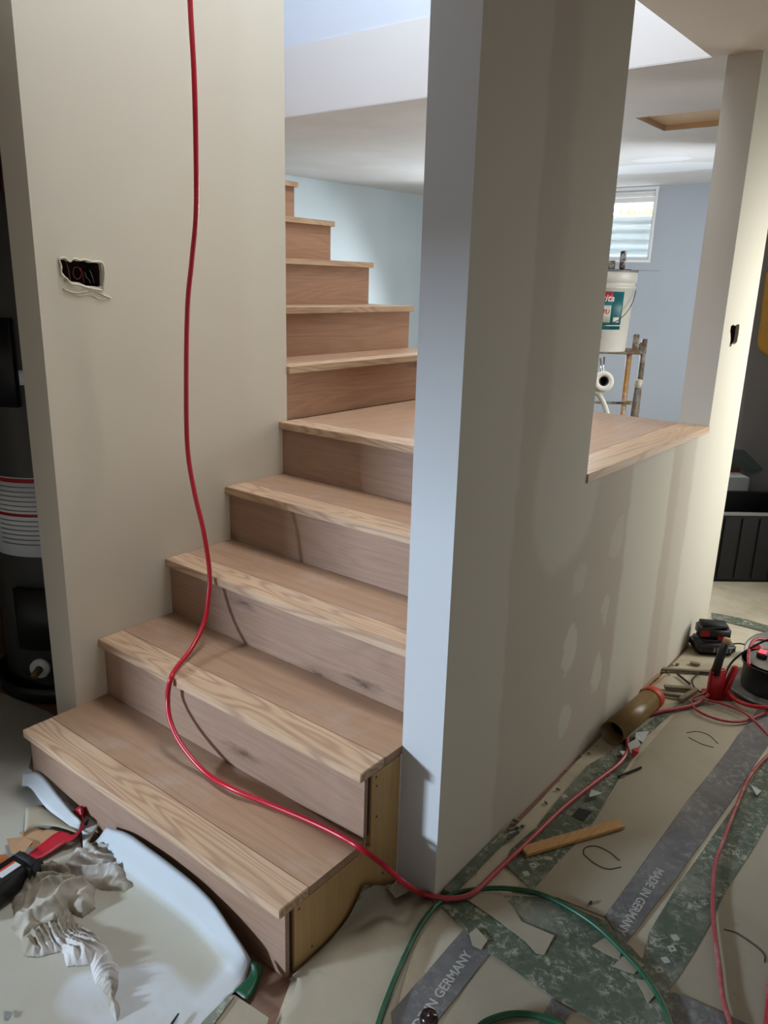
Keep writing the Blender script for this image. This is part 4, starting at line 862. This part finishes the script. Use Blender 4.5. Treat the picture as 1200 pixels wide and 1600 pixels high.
tube(bm, smooth_path(hp, 3), .0018, 8); put('wire_handle', bm, M['black'], bu, True)
# tools on the bucket lid
zt = zb+.3745
tw = empty('putty_knife', (bc.x+.02, bc.y-.02, zt), 'paint-crusted putty knife handle standing upright on the bucket lid', 'putty knife')
p0 = pt(971, 425, 'y', 2.78); bm = bmesh.new(); Mx = Matrix.Translation((p0.x, 2.78, zt)); box(bm, -.012, .013, -.009, .009, .003, .085, Mx, bev=.004); put('handle', bm, paintmet('crusted', sr(60, 58, 52), sr(110, 106, 96), sr(226, 224, 220), 34), tw, True)
bm = bmesh.new(); box(bm, -.03, .04, -.02, .02, .0, .003, Mx); put('blade', bm, M['black'], tw)
p0 = pt(952, 419, 'y', 2.76); bm = bmesh.new(); tube(bm, [(p0.x-.06, 2.75, zt+.022), (p0.x+.02, 2.77, zt+.022)], [.016, .020], 16); tag(put('tool_handle', bm, paintmet('crusted_b', sr(70, 66, 58), sr(130, 124, 112), sr(200, 196, 188), 30), None, True), 'round crusted tool handle lying on the bucket lid beside the knife', 'tool')
bm = bmesh.new(); Mx = Matrix.Translation((bc.x+.17, bc.y+.03, zt)); box(bm, -.19, .06, -.001, .06, 0.0005, .0015, Mx)
tag(put('taping_knife_blade', bm, M['metal']), 'thin steel taping blade sticking out over the bucket rim', 'blade')
# tape roll hanging at the scaffold and hose end
p0 = pt(941, 597, 'z', 1.0); pr = CAM+ray(941, 597)*3.45; Mx = frame(pr, _R, tuple(-_F))
tr = sc
put('tape_roll', lathe(bmesh.new(), [(.022, -.025), (.043, -.025), (.045, -.022), (.045, .022), (.043, .025), (.022, .025), (.022, -.025)], Mx, 40), M['tapewhite'], tr, True)
put('tape_roll_core', lathe(bmesh.new(), [(.0215, -.022), (.0215, .024), (.017, .024), (.017, -.022), (0, -.022)], Mx, 32), M['black'], tr, True)
bm = bmesh.new(); tube(bm, [CAM+ray(938, 560)*3.5, CAM+ray(940, 590)*3.47], .004, 8); tube(bm, [CAM+ray(944, 558)*3.5, CAM+ray(942, 590)*3.47], .004, 8); put('hook', bm, M['chrome'], tr, True)
q0 = [CAM+ray(*c)*3.45 for c in ((929, 612), (938, 620), (947, 640), (952, 665), (953, 700))]
bm = bmesh.new(); tube(bm, smooth_path(q0, 5), .011, 10); put('loose_tail', bm, M['tapewhite'], tr, True)
bm = bmesh.new(); box(bm, -.014, .014, -.02, .02, 0, .075, frame(Vector((pt(993, 540, 'y', 3.0).x, 3.0, 1.142)), (1, .3, 0)), bev=.003); tag(put('grey_box', bm, M['scaf_g']), 'small grey box behind the bucket on the scaffold', 'box')
p0 = pt(989, 640, 'y', 3.05); bm = bmesh.new(); tube(bm, [(p0.x, 3.05, .60), (p0.x+.012, 3.05, .95)], .016, 12); o = put('post_sleeve', bm, M['scaf_g'], sc, True)
bm = bmesh.new(); tube(bm, [(p0.x+.0125, 3.05, .952), (p0.x+.015, 3.05, .99)], .018, 12); put('white_wrap', bm, M['tapewhite'], sc, True)

# ------------------------------------------------------------------ side room: tote, hammer, sheet, yellow cloth
Mx = frame(Vector((1.34, 3.42, 0)), (.80, .60, 0))
Mt = frame(pt(1118, 908, 'z', 0), (pt(1200, 909, 'z', 0)-pt(1118, 908, 'z', 0)))
to = empty('storage_tote', Mt @ Vector((.3, .2, 0)), 'big black open plastic tote on the floor of the side room', 'tote')
bm = bmesh.new(); prism(bm, [(-.02, 0), (.62, 0), (.66, .37), (-.06, .37)], lambda a, b, c: Mt @ Vector((a, c, b)), .012)
for k in range(7): box(bm, .0+.09*k, .012+.09*k, -.008, 0, .02, .34, Mt)
prism(bm, [(-.02, 0), (.62, 0), (.66, .37), (-.06, .37)], lambda a, b, c: Mt @ Vector((a, .40+c, b)), .012)
box(bm, -.04, -.02, 0, .41, 0, .37, Mt); box(bm, .62, .64, 0, .41, 0, .37, Mt); box(bm, -.02, .62, 0, .41, 0, .01, Mt); put('tub', bm, M['tote'], to)
bm = bmesh.new(); ring_ = [(-.07, .67, -.02, 0), (-.07, .67, .41, .43), (-.07, -.05, 0, .41), (.65, .67, 0, .41)]
for r_ in ring_[:1]: box(bm, *r_, .358, .372, Mt, bev=.003)
put('front_rim', bm, M['greyplate'], to)
bm = bmesh.new()
for r_ in ring_[1:]: box(bm, *r_, .358, .372, Mt, bev=.003)
put('rim', bm, M['tote'], to)
# low cabinet-like ledge behind with white cloth; hammer on it
bm = bmesh.new(); box(bm, -.30, .34, .46, .70, 0, .44, Mt, bev=.006); tag(put('packing_box', bm, M['paperclean']), 'white covered box behind the black tote', 'box')
hp0, hp1 = Mt @ Vector((-.12, .58, .455)), Mt @ Vector((.34, .60, .455))
hm = empty('hammer', hp0, 'wooden-handled hammer lying on the white box behind the tote', 'hammer')
bm = bmesh.new(); tube(bm, [hp0, hp1], .014, 12); put('handle', bm, M['handle_wood'], hm, True)
Mh = frame(hp0, (hp1-hp0)); bm = bmesh.new(); box(bm, -.02, .022, -.05, .05, -.016, .022, Mh, bev=.006); put('head', bm, M['scaf_g'], hm, True)
g0 = [Mt @ Vector(v) for v in ((-.02, .66, .446), (.06, .70, .56), (.16, .72, .552), (.5, .72, .54), (.5, .64, .446))]
bm = bmesh.new(); vv = [bm.verts.new(p) for p in g0]; bm.faces.new(vv); r = bmesh.ops.extrude_face_region(bm, geom=bm.faces[:])
for v in r['geom']:
    if isinstance(v, bmesh.types.BMVert): v.co += (Mt.to_3x3() @ Vector((0, .012, 0)))
tag(put('green_sheet', bm, M['greenboard']), 'grey-green sheet leaning on the wall behind the hammer', 'sheet')
ya = [pt(1192, 430, 'y', 3.92), pt(1230, 430, 'y', 3.92)]
rows = []
for u0, v in ((1197, 425), (1192, 460), (1188, 500), (1184, 540), (1206, 560)):
    rows.append([pt(u0, v, 'y', 3.935), pt(u0+22, v+2, 'y', 3.90), pt(u0+48, v+4, 'y', 3.93)])
tag(put('yellow_jacket', loft(bmesh.new(), rows, .004, 4, .0, 1), M['yellow'], None, True), 'mustard yellow garment hanging on the grey wall of the side room', 'garment')
